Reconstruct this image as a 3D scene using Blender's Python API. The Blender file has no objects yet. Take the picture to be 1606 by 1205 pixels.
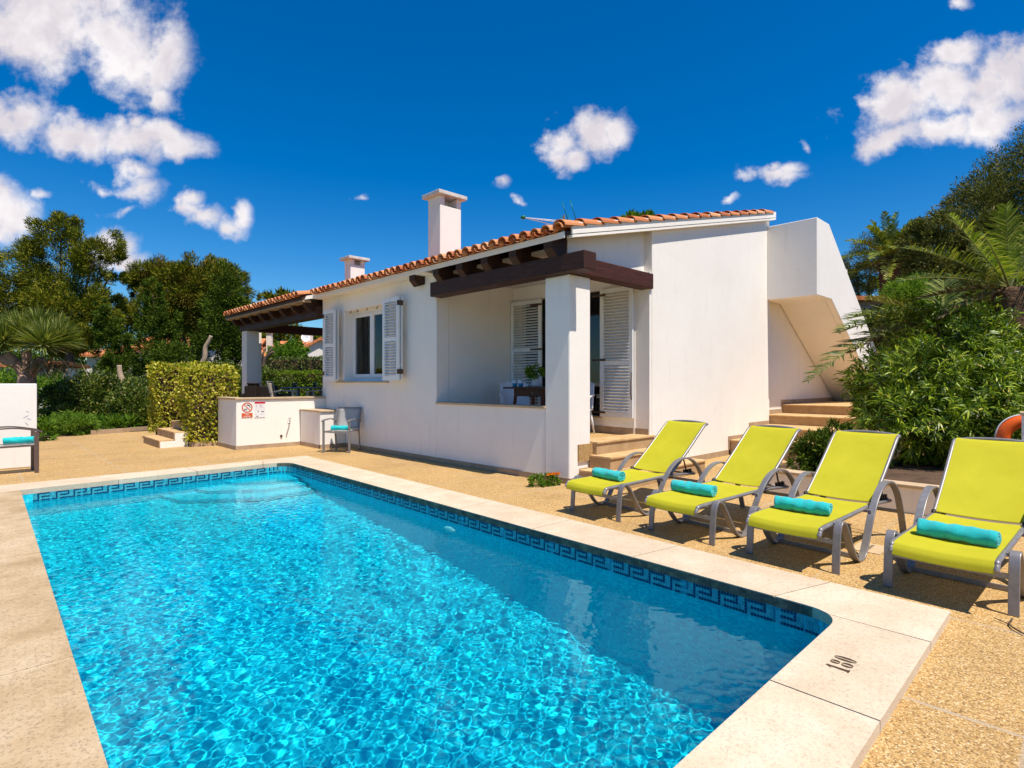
import bpy, math, random
import numpy as np
from mathutils import Vector, Matrix
R = math.radians
sc = bpy.context.scene
col = sc.collection
rng = np.random.default_rng(7)
random.seed(7)

# ------------------------------------------------------------------ camera frame
FPX, CX, HY, CH = 884.0, 803.0, 600.5, 1.4
AZ = math.atan(917 / 884.0)
FW = Vector((math.cos(AZ), math.sin(AZ), 0)); RT = Vector((math.sin(AZ), -math.cos(AZ), 0))

def at(px, py, D):                      # photo pixel at distance D along the view axis -> world point
    v = FW + RT * ((px - CX) / FPX) + Vector((0, 0, (HY - py) / FPX))
    return v * D + Vector((0, 0, CH))

# ------------------------------------------------------------------ objects
def tag(o, label=None, cat=None, group=None, kind=None):
    if label: o['label'] = label
    if cat: o['category'] = cat
    if group: o['group'] = group
    if kind: o['kind'] = kind
    return o

def empty(name, loc=(0, 0, 0), rz=0.0, **k):
    o = bpy.data.objects.new(name, None); col.objects.link(o)
    o.location = loc; o.rotation_euler = (0, 0, rz); o.empty_display_size = .1
    return tag(o, **k)

def copy_tree(o, parent=None):
    c = o.copy(); col.objects.link(c); c.parent = parent
    for ch in list(o.children): copy_tree(ch, c)
    return c

class MB:
    def __init__(s): s.v = []; s.f = []; s.m = []; s.sm = []
    def add(s, vs, fs, mi=0, smooth=False):
        b = len(s.v); s.v += [tuple(x) for x in vs]
        for f in fs: s.f.append(tuple(b + i for i in f)); s.m.append(mi); s.sm.append(smooth)
    def box(s, x0, x1, y0, y1, z0, z1, mi=0, M=None):
        vs = [Vector((x, y, z)) for z in (z0, z1) for y in (y0, y1) for x in (x0, x1)]
        if M is not None: vs = [M @ v for v in vs]
        s.add(vs, [(0, 2, 3, 1), (4, 5, 7, 6), (0, 1, 5, 4), (2, 6, 7, 3), (0, 4, 6, 2), (1, 3, 7, 5)], mi)
    def prism(s, pts, off, mi=0, smooth=False):   # closed outline + extrusion vector
        n = len(pts); off = Vector(off); pts = [Vector(p) for p in pts]
        nrm = Vector((0, 0, 0))
        for i in range(n): nrm += pts[i].cross(pts[(i + 1) % n])
        if nrm.dot(off) > 0: pts = pts[::-1]
        s.add(pts + [p + off for p in pts], [tuple(range(n)), tuple(range(2 * n - 1, n - 1, -1))], mi)
        b = len(s.v) - 2 * n
        for i in range(n):
            j = (i + 1) % n
            s.f.append((b + i, b + n + i, b + n + j, b + j)); s.m.append(mi); s.sm.append(smooth)
    def ribbon(s, pts, w, t, side, mi=0, smooth=True):   # flat bar along pts, width w along side, thickness t
        pts = [Vector(p) for p in pts]; side = Vector(side).normalized(); n = len(pts); vs = []
        for i, p in enumerate(pts):
            d = (pts[min(i + 1, n - 1)] - pts[max(i - 1, 0)]).normalized(); nn = d.cross(side).normalized()
            for a, b in ((-1, -1), (1, -1), (1, 1), (-1, 1)): vs.append(p + side * (a * w / 2) + nn * (b * t / 2))
        b0 = len(s.v); s.v += [tuple(v) for v in vs]
        for i in range(n - 1):
            for k in range(4):
                a = b0 + 4 * i + k; c = b0 + 4 * i + (k + 1) % 4
                s.f.append((a, c, c + 4, a + 4)); s.m.append(mi); s.sm.append(False)
        s.f.append((b0 + 3, b0 + 2, b0 + 1, b0)); s.m.append(mi); s.sm.append(False)
        e = b0 + 4 * (n - 1); s.f.append((e, e + 1, e + 2, e + 3)); s.m.append(mi); s.sm.append(False)
    def tube(s, pts, r, seg=8, mi=0, closed=False):
        pts = [Vector(p) for p in pts]; n = len(pts); rs = r if isinstance(r, (list, tuple)) else [r] * n
        b0 = len(s.v); up = None
        for i, p in enumerate(pts):
            a = pts[(i - 1) % n] if closed else pts[max(i - 1, 0)]; b = pts[(i + 1) % n] if closed else pts[min(i + 1, n - 1)]
            d = (b - a).normalized()
            if up is None: up = Vector((0, 0, 1)) if abs(d.z) < .9 else Vector((1, 0, 0))
            x = d.cross(up).normalized(); up = x.cross(d).normalized()
            for k in range(seg):
                q = 2 * math.pi * k / seg; s.v.append(tuple(p + (x * math.cos(q) + up * math.sin(q)) * rs[i]))
        for i in range(n if closed else n - 1):
            for k in range(seg):
                j = (i + 1) % n
                a = b0 + i * seg + k; b = b0 + i * seg + (k + 1) % seg; c = b0 + j * seg + (k + 1) % seg; d = b0 + j * seg + k
                s.f.append((a, b, c, d)); s.m.append(mi); s.sm.append(True)
        if not closed:
            s.f.append(tuple(b0 + k for k in range(seg))[::-1]); s.m.append(mi); s.sm.append(False)
            e = b0 + (n - 1) * seg; s.f.append(tuple(e + k for k in range(seg))); s.m.append(mi); s.sm.append(False)
    def lathe(s, prof, c=(0, 0, 0), seg=20, mi=0, M=None):
        b0 = len(s.v)
        for r, z in prof:
            for k in range(seg):
                q = 2 * math.pi * k / seg; v = Vector((c[0] + r * math.cos(q), c[1] + r * math.sin(q), c[2] + z))
                s.v.append(tuple(M @ v if M is not None else v))
        for i in range(len(prof) - 1):
            for k in range(seg):
                a = b0 + i * seg + k; b = b0 + i * seg + (k + 1) % seg
                s.f.append((a, b, b + seg, a + seg)); s.m.append(mi); s.sm.append(True)
    def build(s, name, mats, parent=None, bevel=0, **k):
        me = bpy.data.meshes.new(name); me.from_pydata(s.v, [], s.f)
        if not isinstance(mats, (list, tuple)): mats = [mats]
        for m in mats: me.materials.append(m)
        me.polygons.foreach_set('material_index', s.m); me.polygons.foreach_set('use_smooth', s.sm)
        me.update()
        o = bpy.data.objects.new(name, me); col.objects.link(o); o.parent = parent
        if bevel:
            b = o.modifiers.new('bevel', 'BEVEL'); b.width = bevel; b.segments = 2; b.limit_method = 'ANGLE'; b.angle_limit = R(40)
            b.harden_normals = False
        return tag(o, **k)

def np_mesh(name, V, F, mat, parent=None, smooth=False, **k):
    me = bpy.data.meshes.new(name); nv = len(V); nf = len(F); kk = F.shape[1]
    me.vertices.add(nv); me.vertices.foreach_set('co', np.ascontiguousarray(V, dtype=np.float32).ravel())
    me.loops.add(nf * kk); me.loops.foreach_set('vertex_index', F.astype(np.int32).ravel())
    me.polygons.add(nf); me.polygons.foreach_set('loop_start', np.arange(nf, dtype=np.int32) * kk)
    me.polygons.foreach_set('use_smooth', np.full(nf, smooth))
    me.update(calc_edges=True); me.materials.append(mat)
    o = bpy.data.objects.new(name, me); col.objects.link(o); o.parent = parent
    return tag(o, **k)

# ------------------------------------------------------------------ materials
class NT:
    def __init__(s, name):
        s.m = bpy.data.materials.new(name); s.m.use_nodes = True; s.t = s.m.node_tree; s.t.nodes.clear()
        s.out = s.n('OutputMaterial')
    def n(s, typ, **kw):
        x = s.t.nodes.new('ShaderNode' + typ)
        for k, v in kw.items(): setattr(x, k, v)
        return x
    def l(s, a, b): s.t.links.new(a, b)
    def math(s, op, a, b=None, c=None, clamp=False):
        x = s.n('Math', operation=op, use_clamp=clamp)
        for i, v in enumerate((a, b, c)):
            if v is None: continue
            if isinstance(v, (int, float)): x.inputs[i].default_value = v
            else: s.l(v, x.inputs[i])
        return x.outputs[0]
    def noise(s, vec, scale, detail=4, rough=.55, out='Fac'):
        x = s.n('TexNoise'); x.inputs['Scale'].default_value = scale; x.inputs['Detail'].default_value = detail
        x.inputs['Roughness'].default_value = rough; s.l(vec, x.inputs['Vector']); return x.outputs[out]
    def ramp(s, fac, stops, interp='LINEAR'):
        x = s.n('ValToRGB'); x.color_ramp.interpolation = interp; e = x.color_ramp.elements
        while len(e) < len(stops): e.new(.5)
        for i, (p, c) in enumerate(stops): e[i].position = p; e[i].color = (*c, 1) if len(c) == 3 else c
        s.l(fac, x.inputs[0]); return x.outputs[0]
    def mix(s, fac, a, b, blend='MIX'):
        x = s.n('Mix', data_type='RGBA', blend_type=blend)
        for i, v in ((0, fac), (6, a), (7, b)):
            if isinstance(v, (int, float)): x.inputs[i].default_value = v
            elif isinstance(v, tuple): x.inputs[i].default_value = (*v, 1)
            else: s.l(v, x.inputs[i])
        return x.outputs[2]
    def bsdf(s, color, rough=.6, bump=None, bstr=.3, bdist=.01, metallic=0, spec=.3, sheen=0):
        p = s.n('BsdfPrincipled'); p.inputs['Specular IOR Level'].default_value = spec; p.inputs['Metallic'].default_value = metallic
        if isinstance(color, tuple): p.inputs['Base Color'].default_value = (*color, 1)
        else: s.l(color, p.inputs['Base Color'])
        if isinstance(rough, (int, float)): p.inputs['Roughness'].default_value = rough
        else: s.l(rough, p.inputs['Roughness'])
        if bump is not None:
            b = s.n('Bump'); b.inputs['Strength'].default_value = bstr; b.inputs['Distance'].default_value = bdist
            s.l(bump, b.inputs['Height']); s.l(b.outputs[0], p.inputs['Normal'])
        if sheen: p.inputs['Sheen Weight'].default_value = sheen
        s.l(p.outputs[0], s.out.inputs[0]); return p

def pm(name, c, rough=.6, var=.12, scale=6, bump=.2, bscale=80, bdist=.004, metallic=0, spec=.3, c2=None, sheen=0):
    t = NT(name); co = t.n('TexCoord').outputs['Object']
    c2 = c2 or tuple(max(0, x * (1 - 2 * var)) for x in c)
    n1 = t.noise(co, scale, 6, .6)
    colr = t.ramp(n1, [(.32, c2), (.62, c)])
    b = t.noise(co, bscale, 3)
    t.bsdf(colr, rough, b, bump, bdist, metallic, spec, sheen); return t.m

M = {}
# stucco: warm white, fine trowel relief, faint weathering streaks
def stucco(name, c, c2, dirt=(.50, .44, .36)):
    t = NT(name); geo = t.n('NewGeometry'); P = geo.outputs['Position']
    big = t.noise(P, 1.1, 5, .6); base = t.ramp(big, [(.3, c2), (.65, c)])
    mp = t.n('Mapping'); mp.inputs['Scale'].default_value = (3.2, 3.2, .35); t.l(P, mp.inputs[0])
    st = t.noise(mp.outputs[0], 2.2, 6, .65); sf = t.ramp(st, [(.56, (0, 0, 0)), (.82, (.26, .26, .26))])
    fine = t.noise(P, 9, 4); sp = t.ramp(fine, [(.68, (0, 0, 0)), (.8, (.12, .12, .12))])
    c1 = t.mix(sf, base, dirt); c3 = t.mix(sp, c1, dirt)
    h = t.math('ADD', t.math('MULTIPLY', t.noise(P, 14, 5, .6), .8), t.math('MULTIPLY', t.noise(P, 130, 2), .25))
    t.bsdf(c3, .85, h, .26, .012, 0, .15); return t.m
M['stucco'] = stucco('white_stucco', (.88, .825, .755), (.84, .78, .705))
M['stucco_far'] = stucco('far_stucco', (.86, .79, .70), (.78, .71, .62))
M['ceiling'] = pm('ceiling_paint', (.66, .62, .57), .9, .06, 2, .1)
# travertine-like cream coping
def stone(name, a, b, c, pit=.5, scale=3, bump=.25, sp=160):
    t = NT(name); P = t.n('NewGeometry').outputs['Position']
    n1 = t.noise(P, scale, 7, .65); base = t.ramp(n1, [(.3, a), (.5, b), (.7, c)])
    n2 = t.noise(P, sp * .55, 4, .75); pits = t.ramp(n2, [(.54, (0, 0, 0)), (.66, (pit, pit, pit))])
    n3 = t.noise(P, sp * .28, 5, .7); p3 = t.ramp(n3, [(.52, (0, 0, 0)), (.70, (pit * .7,) * 3)])
    dark = tuple(x * .42 for x in b)
    cc = t.mix(pits, base, dark); cc = t.mix(p3, cc, dark)
    isl = t.n('NewGeometry').outputs['Random Per Island']
    cc = t.mix(1.0, cc, t.ramp(isl, [(0, (.9, .88, .86)), (1, (1, 1, 1))]), 'MULTIPLY')
    t.bsdf(cc, .75, n2, bump, .004, 0, .25); return t.m
M['coping'] = stone('cream_limestone', (.60, .46, .315), (.66, .53, .38), (.71, .60, .45), .55)
M['coping_worn'] = stone('weathered_limestone', (.35, .24, .12), (.51, .37, .215), (.62, .485, .32), .85, 2.2, .5)
M['mortar'] = pm('pale_mortar', (.60, .50, .37), .9, .12, 12, .4, 120)
M['cap'] = stone('sandstone_cap', (.50, .36, .22), (.58, .43, .27), (.64, .50, .34), .3, 4)
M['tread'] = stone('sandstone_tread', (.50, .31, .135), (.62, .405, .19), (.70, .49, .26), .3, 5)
M['plinth'] = stone('sandstone_plinth', (.36, .25, .16), (.43, .31, .20), (.50, .37, .24), .3, 5)
# washed-pebble terrace with slab joints
def deck_mat():
    t = NT('washed_pebble_paving'); P = t.n('NewGeometry').outputs['Position']
    vo = t.n('TexVoronoi'); vo.inputs['Scale'].default_value = 135; t.l(P, vo.inputs['Vector'])
    rgb = t.n('SeparateColor'); t.l(vo.outputs['Color'], rgb.inputs[0])
    peb = t.ramp(rgb.outputs[0], [(0, (.20, .105, .034)), (.25, (.44, .255, .085)), (.6, (.60, .37, .13)), (.92, (.70, .49, .225)), (1, (.80, .66, .42))])
    gap = t.ramp(vo.outputs['Distance'], [(.35, (0, 0, 0)), (.75, (.55, .55, .55))])
    c = t.mix(gap, peb, (.30, .19, .09))
    big = t.ramp(t.noise(P, .8, 8, .68), [(.30, (.74, .71, .68)), (.48, (.95, .94, .92)), (.7, (1.06, 1.04, 1.0))])
    c = t.mix(1.0, c, big, 'MULTIPLY')
    x = t.n('SeparateXYZ'); t.l(P, x.inputs[0])
    wob = t.math('MULTIPLY', t.math('SUBTRACT', t.noise(P, 5, 2), .5), .012)
    def line(v, off, per):
        q = t.math('FRACT', t.math('DIVIDE', t.math('ADD', t.math('ADD', v, off), wob), per))
        return t.math('MULTIPLY', t.math('ABSOLUTE', t.math('SUBTRACT', q, .5)), per)
    dmin = t.math('MINIMUM', line(x.outputs[0], .05, 1.22), line(x.outputs[1], .42, 1.22))
    jf = t.ramp(dmin, [(.005, (.95, .95, .95)), (.014, (0, 0, 0))])
    jn = t.math('MULTIPLY', jf, t.ramp(t.noise(P, 1.7, 3), [(.35, (.25, .25, .25)), (.65, (1, 1, 1))]))
    c = t.mix(jn, c, (.42, .34, .25))
    h = t.math('SUBTRACT', 1.0, vo.outputs['Distance'])
    t.bsdf(c, .8, h, .45, .004, 0, .25); return t.m
M['deck'] = deck_mat()
# pool mosaic: small square tiles, each its own blue
def mosaic(name, stops, size=.024):
    t = NT(name); P = t.n('NewGeometry').outputs['Position']
    sc_ = t.n('VectorMath', operation='SCALE'); sc_.inputs['Scale'].default_value = 1 / size; t.l(P, sc_.inputs[0])
    fl = t.n('VectorMath', operation='FLOOR'); t.l(sc_.outputs[0], fl.inputs[0])
    wn = t.n('TexWhiteNoise', noise_dimensions='3D'); t.l(fl.outputs[0], wn.inputs['Vector'])
    c = t.ramp(wn.outputs['Value'], stops)
    fr = t.n('VectorMath', operation='FRACTION'); t.l(sc_.outputs[0], fr.inputs[0])
    s = t.n('SeparateXYZ'); t.l(fr.outputs[0], s.inputs[0])
    mn = t.math('MINIMUM', s.outputs[0], s.outputs[1]); g = t.ramp(mn, [(.05, (.5, .5, .5)), (.09, (0, 0, 0))])
    c = t.mix(g, c, (.06, .55, .68))
    t.bsdf(c, .3, None, spec=.4); return t.m
M['pool'] = mosaic('pool_mosaic', [(0, (.008, .48, .66)), (.35, (.012, .60, .74)), (.7, (.018, .67, .77)), (.93, (.035, .74, .81)), (1, (.13, .80, .84))])
M['fret_light'] = mosaic('fret_pale_tile', [(0, (.03, .28, .34)), (1, (.09, .46, .50))], .0206)
M['fret_dark'] = mosaic('fret_navy_tile', [(0, (.003, .012, .06)), (1, (.008, .035, .14))], .0206)
t = NT('pool_water'); g = t.n('BsdfGlass'); g.inputs['Roughness'].default_value = 0; g.inputs['IOR'].default_value = 1.33
g.inputs['Color'].default_value = (.52, .97, 1.0, 1); t.l(g.outputs[0], t.out.inputs[0]); M['water'] = t.m
# wood, metal, fabrics
def wood(name, a, b, sx=(1, 1, 1), rough=.55):
    t = NT(name); co = t.n('TexCoord').outputs['Object']; mp = t.n('Mapping'); mp.inputs['Scale'].default_value = sx; t.l(co, mp.inputs[0])
    n1 = t.noise(mp.outputs[0], 9, 8, .7); t.bsdf(t.ramp(n1, [(.3, a), (.7, b)]), rough, n1, .5, .01, 0, .3); return t.m
M['beam_y'] = wood('dark_stained_timber_long', (.018, .007, .004), (.085, .029, .014), (6, .5, 6))
M['beam_x'] = wood('dark_stained_timber_cross', (.022, .008, .005), (.105, .030, .014), (.5, 6, 6))
M['rafter'] = wood('dark_rafter_timber', (.022, .009, .006), (.07, .027, .015), (.6, 6, 6))
M['table_wood'] = wood('red_brown_wood', (.035, .010, .005), (.09, .025, .012), (2, 2, 2), .35)
M['shutter'] = pm('white_shutter_paint', (.82, .82, .80), .45, .04, 3, .05, 40)
M['frame'] = pm('white_window_paint', (.80, .79, .77), .4, .03, 3, .05, 40)
M['metal'] = pm('warm_grey_metal', (.27, .25, .245), .42, .10, 20, .08, 200, .001, .35, .5)
M['metal_dark'] = pm('dark_bronze_metal', (.155, .10, .08), .4, .1, 20, .08, 200, .001, .3, .5)
M['black'] = pm('black_plastic', (.02, .02, .02), .4, .1)
M['iron'] = pm('rusty_hinge_iron', (.10, .065, .045), .6, .2)
M['chrome'] = pm('chrome', (.6, .58, .55), .25, .05, metallic=.9)
def weave(name, a, b, sc_=420, trans=.0):
    t = NT(name); co = t.n('TexCoord').outputs['Object']
    wv = t.n('TexWave', wave_type='BANDS', bands_direction='X'); wv.inputs['Scale'].default_value = sc_ / 6; t.l(co, wv.inputs[0])
    wy = t.n('TexWave', wave_type='BANDS', bands_direction='Y'); wy.inputs['Scale'].default_value = sc_ / 6; t.l(co, wy.inputs[0])
    k = t.math('MULTIPLY', wv.outputs['Fac'], wy.outputs['Fac'])
    n1 = t.noise(co, 3.5, 5, .6); c = t.ramp(n1, [(.3, a), (.7, b)])
    p = t.bsdf(c, .7, k, .25, .001, 0, .15)
    if trans:
        tr = t.n('BsdfTranslucent'); t.l(c, tr.inputs[0]); mx = t.n('MixShader'); mx.inputs[0].default_value = trans
        t.l(p.outputs[0], mx.inputs[1]); t.l(tr.outputs[0], mx.inputs[2]); t.l(mx.outputs[0], t.out.inputs[0])
    return t.m
M['lime'] = weave('lime_sling_fabric', (.62, .575, .03), (.70, .65, .04), trans=.35)
M['grey_sling'] = weave('pale_grey_sling', (.50, .48, .46), (.58, .56, .53), trans=.3)
M['tan_sling'] = weave('tan_sling', (.45, .36, .27), (.52, .42, .32))
def towel_mat():
    t = NT('turquoise_towelling'); co = t.n('TexCoord').outputs['Object']
    n2 = t.noise(co, 170, 4, .8); n1 = t.noise(co, 14, 4, .6)
    c = t.mix(.5, t.ramp(n2, [(.3, (.0, .38, .40)), (.7, (.03, .70, .67))]), t.ramp(n1, [(.3, (.0, .46, .48)), (.7, (.02, .64, .62))]))
    t.bsdf(c, .95, n2, 1.0, .008, 0, .05, .4); return t.m
M['towel'] = towel_mat()
# terracotta
t = NT('terracotta_tiles'); isl = t.n('NewGeometry').outputs['Random Per Island']; P = t.n('NewGeometry').outputs['Position']
c = t.ramp(isl, [(0, (.40, .115, .04)), (.35, (.54, .19, .07)), (.7, (.62, .26, .11)), (1, (.62, .36, .20))])
n1 = t.noise(P, 22, 5, .65); c = t.mix(t.ramp(n1, [(.5, (0, 0, 0)), (.8, (.45, .45, .45))]), c, (.32, .17, .10))
t.bsdf(c, .75, n1, .3, .006, 0, .2); M['tile'] = t.m
t = NT('far_terracotta'); P = t.n('NewGeometry').outputs['Position']
wv = t.n('TexWave'); wv.inputs['Scale'].default_value = 1.1; wv.bands_direction = 'X'; t.l(P, wv.inputs[0])
n1 = t.noise(P, 2.5, 5, .7); t.bsdf(t.mix(t.ramp(n1, [(.4, (0, 0, 0)), (.7, (.6, .6, .6))]), (.62, .22, .08), (.46, .15, .06)), .8, wv.outputs['Fac'], .6, .08, 0, .2); M['tile_far'] = t.m
# soil and ground
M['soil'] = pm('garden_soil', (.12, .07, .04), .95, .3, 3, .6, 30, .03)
t = NT('dry_garden_ground'); P = t.n('NewGeometry').outputs['Position']
n1 = t.noise(P, .35, 7, .65); n2 = t.noise(P, 6, 5, .7)
c = t.ramp(n1, [(.35, (.035, .055, .012)), (.5, (.06, .085, .02)), (.68, (.14, .10, .05))])
t.bsdf(t.mix(.35, c, t.ramp(n2, [(.3, (.02, .03, .01)), (.7, (.12, .12, .05))])), .95, n2, .7, .05, 0, .1); M['ground'] = t.m
# leaves
def leaf_mat(name, stops, trans=.35, rough=.75, spec=.06):
    t = NT(name); isl = t.n('NewGeometry').outputs['Random Per Island']
    c = t.ramp(isl, stops); p = t.bsdf(c, rough, None, spec=spec)
    tr = t.n('BsdfTranslucent'); hs = t.mix(1.0, c, (1.15, 1.25, .5), 'MULTIPLY'); t.l(hs, tr.inputs[0])
    mx = t.n('MixShader'); mx.inputs[0].default_value = trans; t.l(p.outputs[0], mx.inputs[1]); t.l(tr.outputs[0], mx.inputs[2]); t.l(mx.outputs[0], t.out.inputs[0]); return t.m
M['pine'] = leaf_mat('pine_needles', [(0, (.025, .038, .005)), (.5, (.105, .125, .009)), (.85, (.25, .24, .016)), (1, (.32, .26, .03))], .14)
M['pine_brown'] = leaf_mat('dry_pine_needles', [(0, (.05, .05, .008)), (.5, (.14, .115, .016)), (1, (.26, .16, .04))], .22)
M['juniper'] = leaf_mat('juniper_foliage', [(0, (.014, .034, .005)), (.6, (.065, .11, .010)), (1, (.17, .21, .02))], .12)
M['shrub'] = leaf_mat('dark_shrub_leaves', [(0, (.02, .04, .006)), (.6, (.085, .13, .012)), (.9, (.20, .24, .03)), (1, (.28, .22, .05))], .2, .45, .3)
M['shrub2'] = leaf_mat('fresh_shrub_leaves', [(0, (0.048, 0.105, 0.011)), (.6, (0.120, 0.225, 0.022)), (1, (0.240, 0.330, 0.039))], .35)
M['gold'] = leaf_mat('golden_hedge_leaves', [(0, (.09, .13, .010)), (.3, (.26, .29, .02)), (.75, (.54, .47, .045)), (1, (.74, .64, .18))], .25)
M['lance'] = leaf_mat('lance_leaves', [(0, (.03, .06, .004)), (.4, (.11, .185, .009)), (.75, (.25, .35, .018)), (.95, (.46, .52, .035)), (1, (.48, .37, .10))], .28, .4, .35)
M['scrub'] = leaf_mat('scrub_leaves', [(0, (.035, .045, .010)), (.5, (.10, .115, .022)), (.85, (.20, .195, .045)), (1, (.30, .22, .09))], .15)
M['round'] = leaf_mat('soft_green_sprigs', [(0, (.06, .12, .012)), (.6, (.14, .25, .025)), (1, (.26, .36, .05))], .3)
M['lawn'] = leaf_mat('bright_hedge_leaves', [(0, (0.078, 0.143, 0.012)), (.6, (0.169, 0.247, 0.020)), (1, (0.260, 0.325, 0.030))], .35)
M['palm'] = leaf_mat('palm_leaflets', [(0, (.05, .075, .010)), (.6, (.14, .18, .022)), (1, (.32, .31, .06))], .22, .4, .35)
M['palm_bright'] = leaf_mat('fresh_palm_leaflets', [(0, (.07, .12, .010)), (.6, (.19, .26, .02)), (1, (.42, .42, .07))], .25, .4, .35)
M['palm_dry'] = leaf_mat('dry_palm_leaflets', [(0, (.10, .07, .03)), (.5, (.22, .15, .07)), (1, (.42, .33, .20))], .2)
M['dragon'] = leaf_mat('sword_leaves', [(0, (.07, .105, .02)), (.5, (.18, .22, .04)), (.9, (.36, .36, .08)), (1, (.5, .44, .14))], .25, .5, .25)
M['flower'] = leaf_mat('orange_petals', [(0, (.75, .16, .01)), (1, (.85, .33, .02))], .3)
M['bark'] = wood('tree_bark', (.06, .04, .025), (.18, .125, .085), (3, 3, 1), .9)
M['bark_red'] = wood('smooth_ruddy_bark', (.24, .13, .08), (.46, .29, .20), (3, 3, 1), .8)
M['driftwood'] = wood('bleached_wood', (.28, .19, .12), (.50, .38, .26), (3, 3, 1), .85)
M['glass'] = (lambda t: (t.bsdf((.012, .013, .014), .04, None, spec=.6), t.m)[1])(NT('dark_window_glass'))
t = NT('clear_window_glass'); fr_ = t.n('Fresnel'); fr_.inputs[0].default_value = 1.5; tr = t.n('BsdfTransparent'); tr.inputs[0].default_value = (.80, .84, .84, 1); gl = t.n('BsdfGlossy'); gl.inputs['Roughness'].default_value = .02
mx = t.n('MixShader'); t.l(fr_.outputs[0], mx.inputs[0]); t.l(tr.outputs[0], mx.inputs[1]); t.l(gl.outputs[0], mx.inputs[2]); t.l(mx.outputs[0], t.out.inputs[0]); M['clear'] = t.m
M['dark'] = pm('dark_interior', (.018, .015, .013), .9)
M['wicker'] = pm('dark_wicker', (.030, .020, .015), .6, .3, 60, .5, 120)
M['plastic'] = pm('white_plastic', (.74, .74, .76), .35, .03)
M['curtain'] = pm('pale_curtain', (.55, .55, .56), .9, .1, 4)
M['sign_white'] = pm('sign_white', (.80, .78, .76), .4, .02)
M['sign_orange'] = pm('sign_orange_red', (.62, .10, .02), .4, .03)
M['sign_red'] = pm('sign_red', (.55, .012, .03), .4, .03)
M['ink'] = pm('sign_ink', (.03, .03, .04), .6, .05)
M['ink_grey'] = pm('sign_faded_ink', (.35, .33, .36), .6, .05)
M['ink_pink'] = pm('sign_pink_ink', (.55, .28, .36), .6, .05)
M['stencil'] = pm('stencil_paint', (.085, .050, .025), .8, .25, 60)
M['orange'] = pm('life_ring_orange', (.80, .12, .012), .4, .06)
M['blueglass'] = pm('blue_tumbler_glass', (.01, .22, .42), .1, .05, spec=.6)
M['green'] = pm('aerial_green_plastic', (.01, .16, .10), .4, .05)
M['pot'] = pm('white_pot', (.62, .60, .60), .5, .04)

# ------------------------------------------------------------------ foliage helpers (numpy)
def unit(n):
    v = rng.normal(size=(n, 3)); return v / np.linalg.norm(v, axis=1)[:, None]

def leaf_arrays(C, D, N, L, W, droop=0.0):
    """leaf quads: centre base C, direction D, normal N; diamond folded at the middle"""
    D = D / np.linalg.norm(D, axis=1)[:, None]; S = np.cross(D, N); S /= (np.linalg.norm(S, axis=1)[:, None] + 1e-9)
    n = len(C); L = np.broadcast_to(L, (n,))[:, None]; W = np.broadcast_to(W, (n,))[:, None]
    mid = C + D * L * .45; tip = C + D * L; tip[:, 2:3] -= L * droop
    V = np.stack([C, mid + S * W * .5, tip, mid - S * W * .5], 1).reshape(-1, 3)
    return V, np.arange(4 * n).reshape(n, 4)

def blob_points(blobs, n, clumps, spread, inner=.22, squash_noise=.22):
    """points in leaf clumps sitting on (and some inside) a set of ellipsoids -> positions, outward dirs"""
    vol = np.array([(b[1][0] * b[1][1] + b[1][0] * b[1][2] + b[1][1] * b[1][2]) for b in blobs]); vol /= vol.sum()
    Ps, Os = [], []
    for b, w in zip(blobs, vol):
        c = np.array(b[0]); r = np.array(b[1]); k = max(3, int(clumps * w)); m = max(10, int(n * w))
        u = unit(k); rad = np.where(rng.random(k) < inner, rng.uniform(.35, .8, k), rng.uniform(1 - squash_noise, 1.06, k))
        cc = u * rad[:, None]; size = rng.uniform(.55, 1.35, k); prob = size ** 2 / (size ** 2).sum()
        idx = rng.choice(k, m, p=prob)
        off = unit(m) * (rng.random(m) ** .45)[:, None] * (spread * size[idx])[:, None]
        p = cc[idx] * r + off * r.mean(); Ps.append(c + p)
        o = cc[idx] / r.clip(.05) * r.mean() + off * 1.2 / spread * .6; o[:, 2] += .35; Os.append(o / (np.linalg.norm(o, axis=1)[:, None] + 1e-6))
    return np.concatenate(Ps), np.concatenate(Os)

def foliage(name, blobs, n, clumps, mat, L, W, parent=None, spread=.30, inner=.22, jit=.75, droop=0, zmin=None, **k):
    P, O = blob_points(blobs, n, clumps, spread, inner)
    if zmin is not None: keep = P[:, 2] > zmin; P, O = P[keep], O[keep]
    m = len(P); D = O + unit(m) * jit; Nn = O + unit(m) * .6
    Ls = L * rng.uniform(.6, 1.3, m); V, F = leaf_arrays(P, D, Nn, Ls, Ls * (W / L), droop)
    return np_mesh(name, V, F, mat, parent, **k)

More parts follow.
